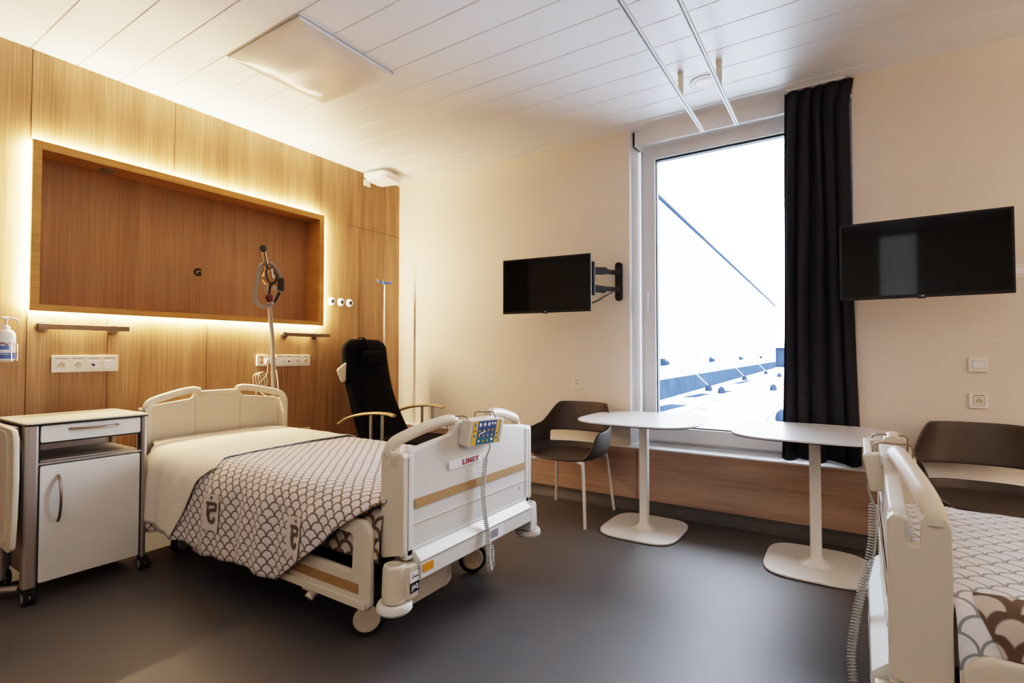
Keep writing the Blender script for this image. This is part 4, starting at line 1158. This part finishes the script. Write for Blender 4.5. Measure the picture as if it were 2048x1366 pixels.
# ------------------------------------------------------------------ outdoors
M['roof'] = pmat('roof_slabs', 'd5dde4', .6, var=.05, nscale=1.2)
M['panelwhite'] = pmat('facade_panel', 'a9b6bf', .6, var=.01, nscale=1)
M['bitumen'] = pmat('bitumen_upstand', '212a3c', .95, var=.4, nscale=3, spec=0)
M['slate'] = pmat('roof_clamp', '1f2636', .95, spec=0)
b = B(); b.box(-30, 30, YF+.6, 90, .05, .2)
for k in range(1, 16):
    y = 4.6+k*1.9; b.box(-3.1-.026*(y-10.8), 14, y-.012, y+.012, .199, .203, mi=1)
for k in range(7):
    x = -2.15+k*1.25; b.prism([(x-.012, 5), (x+.012, 5), (x+.012-1.3, 60), (x-.012-1.3, 60)], 'z', .199, .203, mi=1)
for (x, y, wx, wy) in ((-2.75, 9.2, .5, 1.6), (-2.9, 12.4, .35, 1.4), (-2.6, 14, .3, .9), (-2.1, 9.4, .25, .12), (-2.95, 19, .3, 2.5), (-2.2, 11.4, .3, .12)):
    b.prism([(x-wx/2, y-wy/2), (x+wx*.3, y-wy*.4), (x+wx/2, y+wy/2), (x-wx*.2, y+wy*.5)], 'z', .199, .204, mi=2)
o = struct(b, 'ground', ['roof', 'grout', 'bitumen'])
bw = thing('neighbouring_building', 'long white clad building wall with dark base strip outside the window', 'building', (-3.6, 24, .2))
def wx(y): return -3.28-.026*(y-10.8)
b = B(); b.prism([(wx(5), 5), (wx(40), 40), (wx(40)-3, 40), (wx(5)-3, 5)], 'z', .62, 4.46)
b.build('facade', 'panelwhite', bw, world=True)
b = B(); b.prism([(wx(5)+.02, 5), (wx(40)+.02, 40), (wx(40)-2.9, 40), (wx(5)-2.9, 5)], 'z', .2, .62); b.build('base_strip', 'bitumen', bw, world=True)
b = B(); b.prism([(wx(5)+.05, 5), (wx(40)+.05, 40), (wx(40)-3, 40), (wx(5)-3, 5)], 'z', 4.46, 4.52); b.build('coping', 'slate', bw, world=True)
b = B()
for z in (1.7, 2.9): b.prism([(wx(5)+.004, 5), (wx(40)+.004, 40), (wx(40)-.1, 40), (wx(5)-.1, 5)], 'z', z, z+.015)
for y in (15.2,): b.box(wx(y)-.1, wx(y)+.02, y-.02, y+.35, .64, 3.0)
b.build('panel_joint', 'roof', bw, world=True)
for i, (y, z) in enumerate(((11.0, .98), (16.3, .98), (22.5, .98), (30, .98))):
    t = thing('wall_lamp', 'small dark bulkhead lamp on the white wall outside', 'lamp', (wx(y), y, z), 0, 'bulkhead lamps along the white building')
    b = B(); b.prism(fillet([(-.02, -.07), (.10, -.05), (.14, -.01), (.10, .04), (-.02, .07)], .02, 3), 'y', -.13, .13, .02); b.build('lamp_body', 'slate', t)
    b = B(); b.box(-.01, .03, -.15, .15, -.06, .09, .01); b.build('lamp_bracket', 'slate', t)
for (x, y, cab) in ((-.78, 8.4, 0), (-2.55, 13.4, 0), (-1.60, 15.2, 0), (-3.0, 14.1, 1), (-3.1, 20.5, 1), (-2.3, 24.0, 0), (-3.15, 27, 1), (-2.0, 29.5, 0), (-.72, 5.35, 0)):
    t = thing('roof_anchor', 'small faceted grey ballast foot on the flat roof outside', 'roof anchor', (x, y, .2), .3, 'ballast feet on the flat roof')
    if y < 6: t['label'] = 'large faceted grey ballast foot on the roof nearest the window'
    b = B(); b.lathe([(.08, 0), (.09, .03), (.08, .10), (.045, .15), (.02, .16)], n=6); b.build('foot', 'slate', t, ang=10)
    if cab:
        b = B(); b.cyl((0, 0, .14), (-.5, -.4, .62), .008, n=6); b.build('stay', 'whitemetal', t)
    else:
        b = B(); b.cyl((0, 0, .15), (0, 0, .18), .02, n=8); b.build('bolt', 'darkgrey', t)
t = thing('roof_vent', 'dark boxy roof unit at the far end of the flat roof', 'roof unit', (-3.6, 41, .2))
b = B(); b.box(-.6, .9, 0, 1.5, 0, 1.35, .05); b.box(-.7, 1.0, -.1, 1.6, 1.3, 1.4, .02); b.build('housing', 'slate', t)
b = B(); b.box(-.4, .7, -.02, .0, .2, 1.1); b.build('louvre', 'bitumen', t)

# ------------------------------------------------------------------ lights
w_ = bpy.data.worlds.new('sky'); sc.world = w_; w_.use_nodes = True
nt = w_.node_tree; bg = nt.nodes['Background']
tcw = nt.nodes.new('ShaderNodeTexCoord'); spw = nt.nodes.new('ShaderNodeSeparateXYZ'); crw = nt.nodes.new('ShaderNodeValToRGB')
nt.links.new(tcw.outputs['Generated'], spw.inputs[0]); nt.links.new(spw.outputs[2], crw.inputs[0]); nt.links.new(crw.outputs[0], bg.inputs[0])
crw.color_ramp.elements[0].color = (.88, .94, 1, 1); crw.color_ramp.elements[1].color = (.78, .87, 1, 1)
SKY = 9.0
bg.inputs[1].default_value = SKY

def area(name, loc, rot, sx, sy, power, col, spread=PI):
    l = bpy.data.lights.new(name, 'AREA'); l.shape = 'RECTANGLE'; l.size = sx; l.size_y = sy; l.energy = power; l.color = col; l.spread = spread
    o = bpy.data.objects.new(name, l); C.objects.link(o); o.location = loc; o.rotation_euler = rot
    return o
pt = area('window_portal', (-.66, YF+.12, 1.67), (-PI/2, 0, 0), 1.3, 2.3, 1, (1, 1, 1)); pt.data.cycles.is_portal = True
# LED strip light, one lamp per side of the niche, facing outward
PW = .80
Xs = XH+.013
area('led_top', (Xs, 1.924, 2.398), (PI, 0, 0), .012, 1.93, 20*PW, LEDC)
area('led_bottom', (Xs, 1.924, 1.426), (0, 0, 0), .012, 1.93, 17*PW, LEDC)
area('led_left', (Xs, .952, 1.912), (-PI/2, 0, 0), .012, .95, 12*PW, LEDC)
area('led_right', (Xs, 2.896, 1.912), (PI/2, 0, 0), .012, .95, 12*PW, LEDC)
# assumed unseen twin niche light, added to fill the ceiling and window wall
Xt = XR-.013
area('led_top', (Xt, 1.95, 2.398), (PI, 0, 0), .012, 1.93, 26*PW, (1, .87, .72))
area('led_bottom', (Xt, 1.95, 1.426), (0, 0, 0), .012, 1.93, 17*PW, (1, .87, .72))
area('led_left', (Xt, .98, 1.912), (-PI/2, 0, 0), .012, .95, 8*PW, (1, .87, .72))
area('led_right', (Xt, 2.92, 1.912), (PI/2, 0, 0), .012, .95, 8*PW, (1, .87, .72))
# soft fill lights added behind the camera, out of view
area('ceiling_fill', (-.2, -.5, ZC-.02), (0, 0, 0), 3.2, 1.4, 11, (1, .95, .90))
area('back_fill_panel', (.52, YB+.06, 2.0), (-PI/2, 0, PI), .42, 1.75, 1.2, (.86, .93, 1))  # cool panel added for fill and the rectangle mirrored in the right television

# ------------------------------------------------------------------ camera
cam = bpy.data.cameras.new('camera'); co = bpy.data.objects.new('camera', cam); C.objects.link(co)
cam.sensor_width = 36; cam.lens = 36*1028.5/2048
co.location = (0, 0, 1.18); co.rotation_euler = (PI/2+math.radians(1.332), 0, math.radians(32.906))
cam.clip_start = .02; cam.clip_end = 500
sc.camera = co
sc.view_settings.view_transform = 'Filmic'
sc.view_settings.look = 'High Contrast'
sc.view_settings.exposure = 1.4
sc.cycles.use_denoising = True
sc.cycles.max_bounces = 10; sc.cycles.diffuse_bounces = 6; sc.cycles.transparent_max_bounces = 12
sc.cycles.sample_clamp_indirect = 8
sc.cycles.caustics_reflective = False; sc.cycles.caustics_refractive = False
